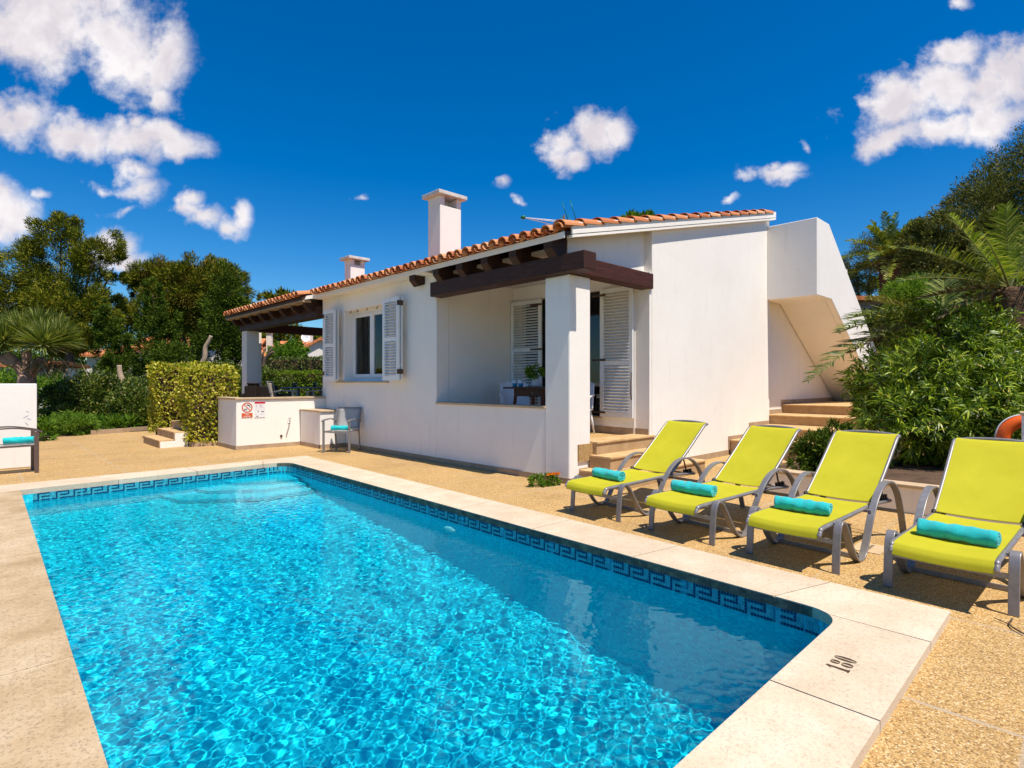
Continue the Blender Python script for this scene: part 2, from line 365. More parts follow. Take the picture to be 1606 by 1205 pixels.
def box_foliage(name, boxes, n, mat, L, W, parent=None, jit=.6, **k):
    """clipped hedge: leaves on the faces of boxes (x0,x1,y0,y1,z0,z1)"""
    area = [];
    for b in boxes:
        dx, dy, dz = b[1] - b[0], b[3] - b[2], b[5] - b[4]; area.append([dy * dz, dy * dz, dx * dz, dx * dz, dx * dy])
    tot = sum(map(sum, area)); Vs, Fs, o0 = [], [], 0
    for b, ar in zip(boxes, area):
        for fi, a in enumerate(ar):
            m = int(n * a / tot)
            if m < 1: continue
            q = rng.random((m, 3)); nn = np.zeros((m, 3))
            dep = rng.random(m) ** 1.6 * .10 - .025
            if fi == 0: q[:, 0] = 0; nn[:, 0] = -1
            if fi == 1: q[:, 0] = 1; nn[:, 0] = 1
            if fi == 2: q[:, 1] = 0; nn[:, 1] = -1
            if fi == 3: q[:, 1] = 1; nn[:, 1] = 1
            if fi == 4: q[:, 2] = 1; nn[:, 2] = 1
            P = np.array([b[0], b[2], b[4]]) + q * np.array([b[1] - b[0], b[3] - b[2], b[5] - b[4]])
            w = .03 * np.sin(P[:, 0] * 5.1 + P[:, 2] * 4.3) + .03 * np.sin(P[:, 1] * 6.3 - P[:, 2] * 5)
            P = P - nn * (dep + w)[:, None]
            Ls = L * rng.uniform(.6, 1.25, m); D = nn + unit(m) * (jit + .6); Nn = nn + unit(m) * .7
            V, F = leaf_arrays(P, D, Nn, Ls, Ls * W / L); Vs.append(V); Fs.append(F + o0); o0 += len(V)
    return np_mesh(name, np.concatenate(Vs), np.concatenate(Fs), mat, parent, **k)

def limb(mb, pts, r0, r1, seg=8):
    n = len(pts); mb.tube(pts, [r0 + (r1 - r0) * i / (n - 1) for i in range(n)], seg)

def spline(a, b, bend, n=7):
    a, b, bend = Vector(a), Vector(b), Vector(bend); return [a.lerp(b, i / n) + bend * math.sin(math.pi * i / n) for i in range(n + 1)]

# ================================================================== SETTING: ground, terrace, pool
mb = MB(); x0, x1, y0, y1 = -9, 17.0, -7, 19.5; B = 900
for a, b, c_, d in ((-B, B, y1, B), (-B, B, -B, y0), (-B, x0, y0, y1), (x1, B, y0, y1)):
    mb.add([(a, c_, -.03), (b, c_, -.03), (b, d, -.03), (a, d, -.03)], [(0, 1, 2, 3)])
mb.build('ground', M['ground'], kind='structure')

NL, NR, FR, FL = Vector((.33, 1.03, 0)), Vector((3.66, 1.03, 0)), Vector((3.93, 9.62, 0)), Vector((.47, 9.40, 0))
def arc(corner, p, q, r, n=8):          # rounded corner between directions to p and q
    a = corner + (p - corner).normalized() * r; b = corner + (q - corner).normalized() * r
    return [(a * (1 - t) ** 2 + corner * 2 * t * (1 - t) + b * t * t) for t in [i / n for i in range(n + 1)]]
inner = arc(NL, FL, NR, .10, 4) + arc(NR, NL, FR, .21) + arc(FR, NR, FL, .34) + arc(FL, FR, NL, .10, 4)
oNL, oNR, oFR, oFL = Vector((-.55, .60, 0)), Vector((4.18, .60, 0)), Vector((4.50, 10.17, 0)), Vector((-.45, 9.97, 0))
# terrace paving, with the pool cut out
mb = MB()
def quad(a, b, c_, d, z=0.0): mb.add([(p[0], p[1], z) for p in (a, b, c_, d)], [(0, 1, 2, 3)])
DX0, DX1, DY0, DY1 = -9, 17.0, -7, 19.5
quad((DX0, DY0), (DX1, DY0), (DX1, oNR.y), (DX0, oNL.y))
quad((DX0, oNL.y), oNL, oFL, (DX0, oFL.y))
quad(oNR, (DX1, oNR.y), (DX1, oFR.y), oFR)
mb.add([(DX0, oFL.y, 0), (oFL.x, oFL.y, 0), (oFR.x, oFR.y, 0), (DX1, oFR.y, 0), (DX1, DY1, 0), (DX0, DY1, 0)], [(0, 1, 2, 3, 4, 5)])
mb.build('terrace_paving', M['deck'], kind='structure')

def offs(t_, a, b): return a.lerp(b, t_)
# coping: individual stones, 9 mm joints
TH0, TH1 = -.015, .05
def stone_poly(mb, pts, mi=0):
    c_ = sum((Vector(p) for p in pts), Vector()) / len(pts)
    mb.prism([(p[0], p[1], TH0) for p in pts], (0, 0, TH1 - TH0), mi)
J = .0045
def strip(mb, ia, ib, oa, ob, cuts, mi):
    for k in range(len(cuts) - 1):
        L_ = (ib - ia).length; t0 = cuts[k] + J / L_; t1 = cuts[k + 1] - J / L_
        stone_poly(mb, [ia.lerp(ib, t0), oa.lerp(ob, t0), oa.lerp(ob, t1), ia.lerp(ib, t1)], mi)
cop = MB()
# near strip along X (stops before the NR corner stone), right strip, far strip, left strip
y_in = 1.03
def P2(x, y): return Vector((x, y, 0))
strip(cop, P2(-.55, y_in), P2(2.62, y_in), P2(-.55, .60), P2(2.62, .60), [0, .34, .67, 1], 0)
a1 = arc(NR, NL, FR, .21); am = a1[4]
stone_poly(cop, [P2(2.62 + J, .60), P2(am.x - J, .60)] + a1[:5][::-1] + [P2(2.62 + J, y_in)], 0)
tr = NR.lerp(FR, .045); to = oNR.lerp(oFR, .068)
stone_poly(cop, [P2(am.x + J, .60), P2(4.18, .60), to - P2(0, J), tr - P2(0, J)] + a1[5:][::-1] + [P2(am.x + J, am.y + .002)], 0)
a2 = arc(FR, NR, FL, .34)
t2 = NR.lerp(FR, .945); o2 = oNR.lerp(oFR, .93)
strip(cop, tr, t2, to, o2, [0, .14, .285, .43, .57, .715, .86, 1], 0)
f0 = FR.lerp(FL, .12); fo = oFR.lerp(oFL, .16)
stone_poly(cop, [t2 + P2(0, J), o2 + P2(0, J), oFR, fo + P2(J, 0), f0 + P2(J, 0)] + [p for p in a2][::-1], 0)
strip(cop, f0, FL, fo, oFL.lerp(oFR, .09), [0, .33, .66, 1], 0)
stone_poly(cop, [FL + P2(-J, 0) , oFL.lerp(oFR, .09) + P2(-J, 0), oFL, P2(-.46, 9.40 - .02), P2(.47, 9.40)] , 0)
lefts = [NL.lerp(FL, q) for q in (0, .295, .435, .575, .69, .78, .87, 1)]
for k in range(7):
    a, b = lefts[k] + P2(0, .009 if k else .0), lefts[k + 1] - P2(0, .009 if k < 6 else J)
    stone_poly(cop, [a, b, P2(-.55, b.y), P2(-.55, a.y)], 1)
for k in range(1, 7): cop.box(-.55, lefts[k].x - .004, lefts[k].y - .011, lefts[k].y + .011, 0, TH1 - .004, 2)
cop.build('pool_coping', [M['coping'], M['coping_worn'], M['mortar']], kind='structure', bevel=.006)

mb = MB(); lip = inner[12:]
for a, b in zip(lip[:-8], lip[1:-7]):
    d_ = (b - a).normalized(); n_ = Vector((-d_.y, d_.x, 0)) * .0025; nseg = max(1, int((b - a).length / .05))
    for k in range(nseg):
        p, q = a.lerp(b, k / nseg) + n_, a.lerp(b, (k + 1) / nseg) + n_
        mb.add([(p.x, p.y, TH0 + .001), (q.x, q.y, TH0 + .001), (q.x, q.y, .043), (p.x, p.y, .043)], [(0, 1, 2, 3)])
M['lip'] = stone('stained_stone_lip', (.05, .055, .05), (.13, .12, .09), (.30, .24, .14), .8, 9, .6, 120)
mb.build('lip_stain', M['lip'], bpy.data.objects['pool_coping'])
# basin: walls follow the inner outline, sloping floor 1.8 m -> 1.0 m
def depth(y): return -1.85 + (y - 1.03) / 8.6 * .80
mb = MB(); n = len(inner); z_top = -.014
vs = [(p.x, p.y, z_top) for p in inner] + [(p.x, p.y, depth(p.y)) for p in inner]
mb.add(vs, [(i, i + n, (i + 1) % n + n, (i + 1) % n) for i in range(n)])
mb.add([(p.x, p.y, depth(p.y)) for p in inner], [tuple(range(n))])
basin = mb.build('pool_basin', M['pool'], kind='structure')
# submerged corner steps at the shallow end
mb = MB()
for w_, z_ in ((1.9, -.86), (1.45, -.60), (1.0, -.34)):
    mb.prism([(3.90 - w_, 9.62, -1.08), (3.90, 9.62, -1.08), (3.86, 9.62 - w_ * .62, -1.08), (3.90 - w_ * .45, 9.60 - w_ * .60, -1.08), (3.90 - w_ * .92, 9.6 - w_ * .3, -1.08)], (0, 0, z_ + 1.08))
steps = mb.build('submerged_step', M['pool'], basin)
mb = MB()
for y_ in (4.9,):
    Mx = Matrix.Translation((3.775, y_, -.42)) @ Matrix.Rotation(R(-90), 4, 'Y')
    mb.lathe([(0, .03), (.06, .028), (.085, .02), (.10, .006), (.105, -.01)], seg=24, M=Mx)
lamp = mb.build('pool_lamp', M['sign_white'], basin)
# Greek-key border of small square tiles
FRET = ["#######..", "#.....#..", "#.#####..", "#........", "#.#######"]
def fret(a, b, name):
    L_ = (b - a).length; d = (b - a) / L_; nn = Vector((-d.y, d.x, 0)); ts = .0206; cols_ = int(L_ / ts); mbb = MB()
    for i in range(cols_):
        for r_ in range(5):
            dark = FRET[r_][8 - i % 9] == '#'
            p = a + d * (i * ts) + nn * .004; q = a + d * (i * ts + ts * .93) + nn * .004
            z1 = z_top - r_ * ts; z0 = z1 - ts * .93
            mbb.add([(p.x, p.y, z0), (q.x, q.y, z0), (q.x, q.y, z1), (p.x, p.y, z1)], [(0, 1, 2, 3)], 1 if dark else 0)
    return mbb.build(name, [M['fret_light'], M['fret_dark']], basin)
ins = inner
for i0, i1 in ((5 + 8, 5 + 9), (5 + 9 + 8, 5 + 9 + 9)):
    fret(ins[i0], ins[i1], 'mosaic_border')
for base_i in (5, 14):
    for k in range(8): fret(ins[base_i + k], ins[base_i + k + 1], 'mosaic_border')

# water: real ripples, refraction and caustics
nx, ny = 680, 1600
u = np.linspace(0, 1, nx + 1); v = np.linspace(0, 1, ny + 1) ; U, V_ = np.meshgrid(u, v)
e = .03
bl = np.array([[NL.x - e, NL.y - e], [NR.x + e, NR.y - e], [FL.x - e, FL.y + e], [FR.x + e, FR.y + e]])
X = (bl[0, 0] * (1 - U) + bl[1, 0] * U) * (1 - V_) + (bl[2, 0] * (1 - U) + bl[3, 0] * U) * V_
Y = (bl[0, 1] * (1 - U) + bl[1, 1] * U) * (1 - V_) + (bl[2, 1] * (1 - U) + bl[3, 1] * U) * V_
Z = np.zeros_like(X)
wr = np.random.default_rng(3)
for i in range(70):
    lam = .034 * (.155 / .034) ** wr.random()
    th = wr.uniform(0, 2 * math.pi); k = 2 * math.pi / lam; ph = wr.uniform(0, 6.28)
    A = .0125 / k * .285
    Z += A * np.sin(k * (X * math.cos(th) + Y * math.sin(th)) + ph + .8 * np.sin(1.3 * X + 1.1 * Y + i))
Vw = np.stack([X.ravel(), Y.ravel(), -.118 + Z.ravel()], 1)
ii = np.arange((nx + 1) * (ny + 1)).reshape(ny + 1, nx + 1)
Fw = np.stack([ii[:-1, :-1].ravel(), ii[:-1, 1:].ravel(), ii[1:, 1:].ravel(), ii[1:, :-1].ravel()], 1)
water = np_mesh('pool_water', Vw, Fw, M['water'], None, True, kind='structure')
water.cycles.is_caustics_caster = True
for o in (basin, steps, lamp): o.cycles.is_caustics_receiver = True

# depth mark 180 painted on the coping stone, stencil style
def seg_poly(mbb, pts, z=.0): mbb.add([(p[0], p[1], z) for p in pts], [tuple(range(len(pts)))])
mk = MB()
def arc_strip(mbb, cx, cy, rx, ry, th, a0, a1, n_=12):
    for i in range(n_):
        q0 = R(a0 + (a1 - a0) * i / n_); q1 = R(a0 + (a1 - a0) * (i + 1) / n_)
        def w(q): return th * 1.5 * (.4 + .6 * abs(math.cos(q)))
        o0, o1 = (cx + rx * math.cos(q0), cy + ry * math.sin(q0)), (cx + rx * math.cos(q1), cy + ry * math.sin(q1))
        i0 = (cx + (rx - w(q0)) * math.cos(q0), cy + (ry - w(q0) * .6) * math.sin(q0)); i1 = (cx + (rx - w(q1)) * math.cos(q1), cy + (ry - w(q1) * .6) * math.sin(q1))
        seg_poly(mbb, [i0, o0, o1, i1])
seg_poly(mk, [(-.007, 0), (.015, 0), (.013, .1), (.000, .1)]); seg_poly(mk, [(-.012, 0), (-.006, 0), (-.004, .010), (-.012, .006)]); seg_poly(mk, [(.014, 0), (.020, 0), (.020, .006), (.013, .010)])
seg_poly(mk, [(-.014, .076), (-.010, .073), (.0, .088), (.0, .096)])
for s_ in ((-78, 78), (102, 258)):
    arc_strip(mk, .064, .026, .024, .026, .012, *s_); arc_strip(mk, .064, .078, .021, .022, .011, *s_); arc_strip(mk, .124, .05, .023, .05, .012, *s_)
d180 = mk.build('depth_marking', M['stencil'], label='dark stencilled depth number 180 on the cream pool coping', cat='marking')
d180.location = (2.955, .80, .0515); d180.scale = (1.0, 1.0, 1)

# ================================================================== HOUSE
villa = empty('villa', (5.95, 8, 0), label='white stucco villa with terracotta roof, shuttered window and shaded porch', cat='house')
VO = Vector((5.95, 8, 0))
class HB(MB):                            # world coordinates -> villa child
    def build(s, name, mats, parent=None, **k):
        o = super().build(name, mats, parent or villa, **k)
        if (parent or villa) is villa: o.location = -VO
        return o
def zr(x): return 3.355 + .235 * (x - 5.7)          # underside of roof slab
EX, RX = 5.70, 12.72                                # eave and upper end
YG, YE = 4.90, 12.50                                # verge and far end of main roof
FX = 5.95
def wall_prism_x(mbb, xa, xb, ya, yb, z0):          # wall block whose top follows the roof
    mbb.prism([(xa, ya, z0), (xb, ya, z0), (xb, ya, zr(xb) - .002), (xa, ya, zr(xa) - .002)], (0, yb - ya, 0))
# facade with window opening
mb = HB(); WY0, WY1, WZ0, WZ1 = 9.78, 11.50, 1.43, 2.97
mb.box(FX, FX + .28, 8.1, WY0, 0, zr(FX) - .002); mb.box(FX, FX + .28, WY1, 12.55, 0, zr(FX) - .002)
mb.box(FX, FX + .28, WY0, WY1, 0, WZ0); mb.box(FX, FX + .28, WY0, WY1, WZ1, zr(FX) - .002)
mb.build('wall', M['stucco'], bevel=.012)
# gable (poolside end) wall, standing a little proud of the infill
mb = HB(); wall_prism_x(mb, 7.93, 12.62, 4.97, 5.25, 0); mb.build('wall', M['stucco'], bevel=.012)
mb = HB(); mb.prism([(6.02, 5.12, 3.155), (7.93, 5.12, 3.155), (7.93, 5.12, zr(7.93) - .002), (6.02, 5.12, zr(6.02) - .002)], (0, .13, 0)); mb.build('wall', M['stucco'], bevel=.008)
# wall under the outside stair, far end wall, back
mb = HB(); mb.box(12.62, 18.5, 5.06, 5.3, 0, 4.7); mb.build('wall', M['stucco'])
mb = HB(); mb.prism([(6.232, 12.3, 0), (12.6, 12.3, 0), (12.6, 12.3, zr(12.6) - .002), (6.232, 12.3, zr(6.232) - .002)], (0, .25, 0)); mb.build('wall', M['stucco'])
# porch recess: side wall, back wall with two door openings, ceiling, floor
mb = HB(); mb.box(6.232, 7.85, 8.1, 8.3, 0, 3.28); mb.build('wall', M['stucco'])
mb = HB(); BX = 7.85; D1 = (7.02, 7.85); D2 = (5.92, 6.62)
mb.box(BX, BX + .25, 5.252, D2[0], 0, 3.28); mb.box(BX, BX + .25, D2[1], D1[0], 0, 3.28); mb.box(BX, BX + .25, D1[1], 8.3, 0, 3.28)
for d_ in (D1, D2): mb.box(BX, BX + .25, d_[0], d_[1], 3.0, 3.28); mb.box(BX, BX + .25, d_[0], d_[1], 0, .80)
mb.build('wall', M['stucco'])
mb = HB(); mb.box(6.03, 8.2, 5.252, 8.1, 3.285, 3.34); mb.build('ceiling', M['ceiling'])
mb = HB(); mb.box(6.12, BX, 5.0, 8.1, .30, .535); mb.build('porch_floor', M['deck'])
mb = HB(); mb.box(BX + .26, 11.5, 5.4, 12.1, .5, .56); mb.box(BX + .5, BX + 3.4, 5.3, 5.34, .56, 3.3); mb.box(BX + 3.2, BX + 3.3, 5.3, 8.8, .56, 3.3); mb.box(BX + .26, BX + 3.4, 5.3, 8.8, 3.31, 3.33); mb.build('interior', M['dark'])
# parapet and pillar
mb = HB(); mb.box(FX + .002, FX + .16, 5.49, 8.1, 0, 1.03); mb.build('parapet', M['stucco'], bevel=.01)
mb = HB(); mb.box(FX - .03, FX + .19, 5.47, 8.098, 1.031, 1.062); mb.build('parapet_cap', M['cap'], bevel=.005)
mb = HB(); mb.box(FX - .003, FX + .46, 5.03, 5.49, 0, 2.90); mb.build('pillar', M['stucco'], bevel=.02)
# plinths
mb = HB(); ph = .085
mb.box(FX - .014, FX - .001, 5.02, 12.5, 0, ph); mb.box(FX - .014, FX + .20, 5.006, 5.024, 0, ph); mb.box(FX + .2, FX + .47, 5.006, 5.024, 0, .20)
mb.box(7.93, 10.68, 4.956, 4.97, 0, .1); mb.box(BX - .014, BX - .001, 5.27, 8.09, .536, .66); mb.box(7.86, 7.916, 5.0, 5.25, .536, .66)
for a, b, z in ((10.62, 11.56, .36), (11.56, 12.58, .58), (12.62, 13.5, .80), (13.5, 18.4, 1.0)):
    yy = 4.97 if a < 12.6 else 5.06
    mb.box(a, b, yy - .014, yy - .001, 0, z)
mb.build('plinth', M['plinth'], bevel=.003)
mb = HB(); mb.box(7.872, 7.93, 4.985, 5.25, .0, 3.18); mb.build('wall', M['stucco'])
# roof slab + tiles
roof = HB(); roof.prism([(EX, YG, zr(EX)), (RX, YG, zr(RX)), (RX, YG, zr(RX) + .055), (EX, YG, zr(EX) + .055)], (0, YE - YG, 0))
roof = roof.build('roof', M['rafter'])
mb = HB(); mb.box(EX - .012, EX - .001, YG + .002, YE, zr(EX) - .03, zr(EX) + .054); mb.box(FX - .002, EX + .001, 8.2, YE, zr(EX) - .004, zr(EX) - .0005); o = mb.build('fascia', M['stucco'], roof); o.location = (0, 0, 0)
SL = math.hypot(1, .235); dS = Vector((1, 0, .235)) / SL; dN = Vector((-.235, 0, 1)) / SL
def tiles(mbb, xe, z_e, ya, yb, length, pitch=.212, row=.40):
    """Mediterranean barrel tiles: channel tiles below, cover tiles above, every tile its own piece"""
    ncol = int(round((yb - ya) / pitch)); nrow = int(math.ceil(length / row)); base = Vector((xe, 0, z_e))
    for c_ in range(ncol + 1):
        for r_ in range(nrow):
            s0 = r_ * row - (.03 if r_ == 0 else .04); s1 = min((r_ + 1) * row, length); jy = random.uniform(-.006, .006); jr = random.uniform(-.004, .004); js = random.uniform(-.015, .015)
            # cover
            y = ya + c_ * pitch + jy; vs = []; seg = 7
            for s, ra, hh in ((s0 + js, .086 + jr, .040 + .012), (s1, .070 + jr, .040 - .004)):
                for th in (0, .014):
                    for k in range(seg + 1):
                        q = math.pi * k / seg; p = base + dS * s + dN * (hh + (ra - th) * math.sin(q)) + Vector((0, y + (ra - th) * math.cos(q), 0)); vs.append(p)
            m_ = seg + 1; fs = []
            for k in range(seg):
                fs += [(k, k + 1, 2 * m_ + k + 1, 2 * m_ + k), (m_ + k, k + m_ + 1, k + 1, k), (m_ + k + 1, m_ + k, 3 * m_ + k, 3 * m_ + k + 1)]
            mbb.add(vs, fs, 0, False)
            if c_ == ncol: continue
            y = ya + (c_ + .5) * pitch; vs = []
            for s, ra, hh in ((s0 - .02 + js, .088, .082), (s1, .082, .078)):
                for k in range(seg + 1):
                    q = math.pi * k / seg; vs.append(base + dS * s + dN * (hh - ra * .85 * math.sin(q)) + Vector((0, y + ra * math.cos(q), 0)))
            mbb.add(vs, [(k, m_ + k, m_ + k + 1, k + 1) for k in range(seg)], 0, False)
mb = HB(); tiles(mb, EX - .05, zr(EX) + .045, YG + .06, YE - .05, (RX - EX) * SL + .06); 
t_ = mb.build('roof_tiles', M['tile'], roof); t_.location = (0, 0, 0)
# mortar bed behind the eave openings and white verge
mb = HB(); mb.box(EX + .05, EX + .12, YG + .1, YE, zr(EX) + .071, zr(EX) + .13); o = mb.build('mortar', M['plinth'], roof); o.location = (0, 0, 0)
mb = HB(); mb.prism([(EX + .12, YG - .03, zr(EX + .12) + .012), (RX, YG - .03, zr(RX) + .012), (RX, YG - .03, zr(RX) + .135), (EX + .12, YG - .03, zr(EX + .12) + .12)], (0, .03, 0))
mb.prism([(EX + .12, YG - .028, zr(EX + .12) - .035), (RX, YG - .028, zr(RX) - .035), (RX, YG - .028, zr(RX) + .0), (EX + .12, YG - .028, zr(EX + .12))], (0, .095, 0))
n_t = 17
for k in range(n_t):
    s0 = .42 * k + .25; xa = EX + s0 / SL; xb = xa + .42 / SL
    if xb > RX: break
    mb.prism([(xa, YG - .034, zr(xa) + .10), (xb, YG - .034, zr(xb) + .10), (xb, YG - .034, zr(xb) + .135), (xa, YG - .034, zr(xa) + .165)], (0, .05, 0))
o = mb.build('verge', M['stucco'], roof); o.location = (0, 0, 0)
mb = HB(); base = Vector((EX, 0, zr(EX) + .10))
for k in range(18):                       # big verge tiles
    s0, s1 = .415 * k - .05, .415 * (k + 1) + .02
    if s1 > (RX - EX) * SL + .1: break
    vs = []; seg = 8
    for s, ra, hh in ((s0, .115, .035), (s1, .098, .0)):
        for th in (0, .016):
            for q_ in range(seg + 1):
                q = math.pi * q_ / seg; vs.append(base + dS * s + dN * (hh + (ra - th) * .8 * math.sin(q)) + Vector((0, YG + .055 + (ra - th) * math.cos(q), 0)))
    m_ = seg + 1; fs = []
    for q_ in range(seg): fs += [(q_, q_ + 1, 2 * m_ + q_ + 1, 2 * m_ + q_), (m_ + q_, m_ + q_ + 1, q_ + 1, q_), (m_ + q_ + 1, m_ + q_, 3 * m_ + q_, 3 * m_ + q_ + 1)]
    mb.add(vs, fs)
o = mb.build('verge_tiles', M['tile'], roof); o.location = (0, 0, 0)
mb = HB(); mb.prism([(EX + .001, 8.12, zr(EX) - .03), (FX - .001, 8.12, zr(EX) - .03), (FX - .001, 8.12, zr(FX) - .003), (EX + .001, 8.12, zr(EX) - .003)], (0, YE - 8.14, 0)); mb.build('eave_band', M['stucco'])
# beams and rafters
mb = HB(); mb.box(FX - .14, FX + .12, 4.66, 8.098, 2.902, 3.15); mb.build('beam', M['beam_y'], bevel=.015)
mb = HB(); mb.box(FX + .122, 7.925, 4.94, 5.16, 2.905, 3.152); mb.build('beam', M['beam_x'], bevel=.015)
for y_ in (8.52, 7.80, 7.17, 6.55, 5.92, 5.22):
    mb = HB(); zt = zr(EX) - .020; w_ = .16
    xi = FX + (.05 if y_ > 8.1 else 1.0)
    mb.prism([(EX + .012, y_ - w_ / 2, zt + .012), (EX + .012, y_ - w_ / 2, zt - .10), (EX + .115, y_ - w_ / 2, zt - .205), (xi, y_ - w_ / 2, zt - .205 + (xi - EX) * .235), (xi, y_ - w_ / 2, zt + .012 + (xi - EX) * .235)], (0, w_, 0))
    mb.build('rafter', M['rafter'], bevel=.008)
# window
win = empty('window', (0, 0, 0)); win.parent = villa; win.location = -VO
mb = MB(); gx = FX + .20
for a, b, c_, d in ((WY0, WY1, WZ0, WZ0 + .07), (WY0, WY1, WZ1 - .07, WZ1)): mb.box(gx, gx + .07, a, b, c_, d)
for a, b in ((WY0, WY0 + .07), (WY1 - .07, WY1)): mb.box(gx + .001, gx + .071, a, b, WZ0 + .07, WZ1 - .07)
YM = (WY0 + WY1) / 2
for a, b in ((WY0 + .07, YM), (YM, WY1 - .07)):
    x_ = gx - .012
    mb.box(x_, x_ + .06, a + .003, a + .075, WZ0 + .075, WZ1 - .075); mb.box(x_, x_ + .06, b - .075, b - .003, WZ0 + .075, WZ1 - .075)
    mb.box(x_, x_ + .06, a + .075, b - .075, WZ0 + .075, WZ0 + .155); mb.box(x_, x_ + .06, a + .075, b - .075, WZ1 - .145, WZ1 - .075)
mb.build('frame', M['frame'], win, bevel=.004)
mb = MB()
for a, b in ((WY0 + .145, YM - .075), (YM + .075, WY1 - .145)): mb.box(gx + .012, gx + .02, a, b, WZ0 + .155, WZ1 - .145)
mb.build('pane', M['clear'], win)
mb = MB(); mb.box(FX - .05, gx, WY0 - .12, WY1 + .3, WZ0 - .03, WZ0 - .002); mb.build('sill', M['cap'], win, bevel=.004)
mb = MB(); pts = []
for i in range(25): pts.append((gx + .09 + .022 * math.sin(i * 1.5), YM + .22 + i * .024))
mb.add([(p[0] + .0, p[1], z) for z in (WZ0 + .16, WZ1 - .15) for p in pts], [(i, i + 1, 26 + i, 25 + i) for i in range(24)], 0, True)
mb.build('curtain', M['curtain'], win)
for y_ in (10.2, 10.6, 11.0, 11.3):
    mb = MB(); mb.tube([(FX + .06, y_, WZ1 - .0), (FX + .06, y_, WZ1 - .045), (FX + .06, y_ + .05, WZ1 - .05)], .009, 6); mb.build('hook', M['iron'], win)

def louvre_leaf(mbb, w_, h_, t_=.036, mid=.5, slat=.052, st=.075):
    """leaf in local x (width), z (height), y thickness"""
    mbb.box(0, st, -t_ / 2, t_ / 2, 0, h_); mbb.box(w_ - st, w_, -t_ / 2, t_ / 2, 0, h_)
    rails = [0, h_ * mid, h_]
    mbb.box(st, w_ - st, -t_ / 2 + .001, t_ / 2 - .001, 0, st * 1.2); mbb.box(st, w_ - st, -t_ / 2 + .001, t_ / 2 - .001, h_ - st, h_); mbb.box(st, w_ - st, -t_ / 2 + .001, t_ / 2 - .001, h_ * mid - st / 2, h_ * mid + st / 2)
    for za, zb in ((st * 1.2, h_ * mid - st / 2), (h_ * mid + st / 2, h_ - st)):
        n_ = int((zb - za) / slat)
        for i in range(n_):
            zc = za + (i + .5) * (zb - za) / n_; Mx = Matrix.Translation((w_ / 2, 0, zc)) @ Matrix.Rotation(R(38), 4, 'X')
            mbb.box(-w_ / 2 + st, w_ / 2 - st, -.026, .026, -.005, .005, 0, Mx)
def leaf_obj(parent, loc, rz, w_, h_, mid=.5, label=None):
    s_ = empty('shutter', loc, rz); s_.parent = parent; s_.location = Vector(loc) - VO
    if label: s_['label'] = label
    mbb = MB(); louvre_leaf(mbb, w_, h_, mid=mid); mbb.build('louvre_panel', M['shutter'], s_, bevel=.003); return s_
# folded window shutters: two leaves each, standing off the wall
for ya, yb, flip in ((9.0, 9.56, 1), (11.52, 12.08, 0)):
    for k, x_ in enumerate((FX - .19, FX - .125)):
        s_ = leaf_obj(villa, (x_, yb, WZ0 + .015), R(-90), yb - ya, WZ1 - WZ0 + .02)
        if k == 0:
            yy = .53 if flip else .03
            for z_ in (.12, 1.40):
                mbb = MB(); mbb.box(yy - .03 if not flip else yy, yy + .028 if not flip else yy + .04, -.03, .085, z_, z_ + .09); mbb.build('hinge', M['iron'], s_)
# porch doors: shutters folded open
h_ = 2.17
s_ = leaf_obj(villa, (BX - .06, 5.90, .82), R(-90), .66, h_, .42)
for z_ in (.06, .95, 2.05):
    mb = MB(); mb.box(-.16, .12, -.033, -.02, z_, z_ + .035); mb.build('hinge', M['iron'], s_)
mb = MB(); mb.tube([(.645, -.03, .3), (.645, -.05, .45), (.645, -.03, .75)], .008, 6); mb.build('bolt', M['iron'], s_)
s_ = leaf_obj(villa, (7.77, 8.085, .82), R(-86), .78, h_, .56)
for z_ in (1.2, 2.05):
    mb = MB(); mb.box(.52, .80, -.033, -.02, z_, z_ + .035); mb.build('hinge', M['iron'], s_)
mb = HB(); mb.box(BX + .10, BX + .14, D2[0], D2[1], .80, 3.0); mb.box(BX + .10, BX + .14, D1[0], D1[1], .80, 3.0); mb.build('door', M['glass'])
mb = HB(); mb.box(BX - .05, BX + .25, D2[0] - .03, D2[1] + .02, .801, .825); mb.build('door_sill', M['plinth'])
# chimneys
def chimney(x, y, w_, d_, ztop, cap_o, hole):
    c_ = empty('chimney'); c_.parent = villa; c_.location = -VO
    mbb = MB(); z0 = zr(x) - .05; hz = ztop - hole
    mbb.box(x, x + w_, y, y + d_, z0, hz)
    p_ = .11
    for a, b in ((x, x + p_), (x + w_ - p_, x + w_)): mbb.box(a, b, y, y + d_, hz, ztop)
    mbb.box(x + p_, x + w_ - p_, y + d_ * .6, y + d_ * .7, hz, ztop)
    mbb.build('chimney_stack', M['stucco'], c_, bevel=.01)
    mbb = MB(); mbb.box(x - cap_o, x + w_ + cap_o, y - cap_o, y + d_ + cap_o, ztop + .001, ztop + .075); mbb.build('chimney_cap', M['cap_w'], c_, bevel=.008)
M['cap_w'] = pm('weathered_white_cap', (.70, .64, .58), .8, .12, 8, .3, 60)
chimney(6.60, 8.86, .52, .40, 5.06, .09, .19)
chimney(7.33, 13.8, .42, .34, 4.70, .10, .14)
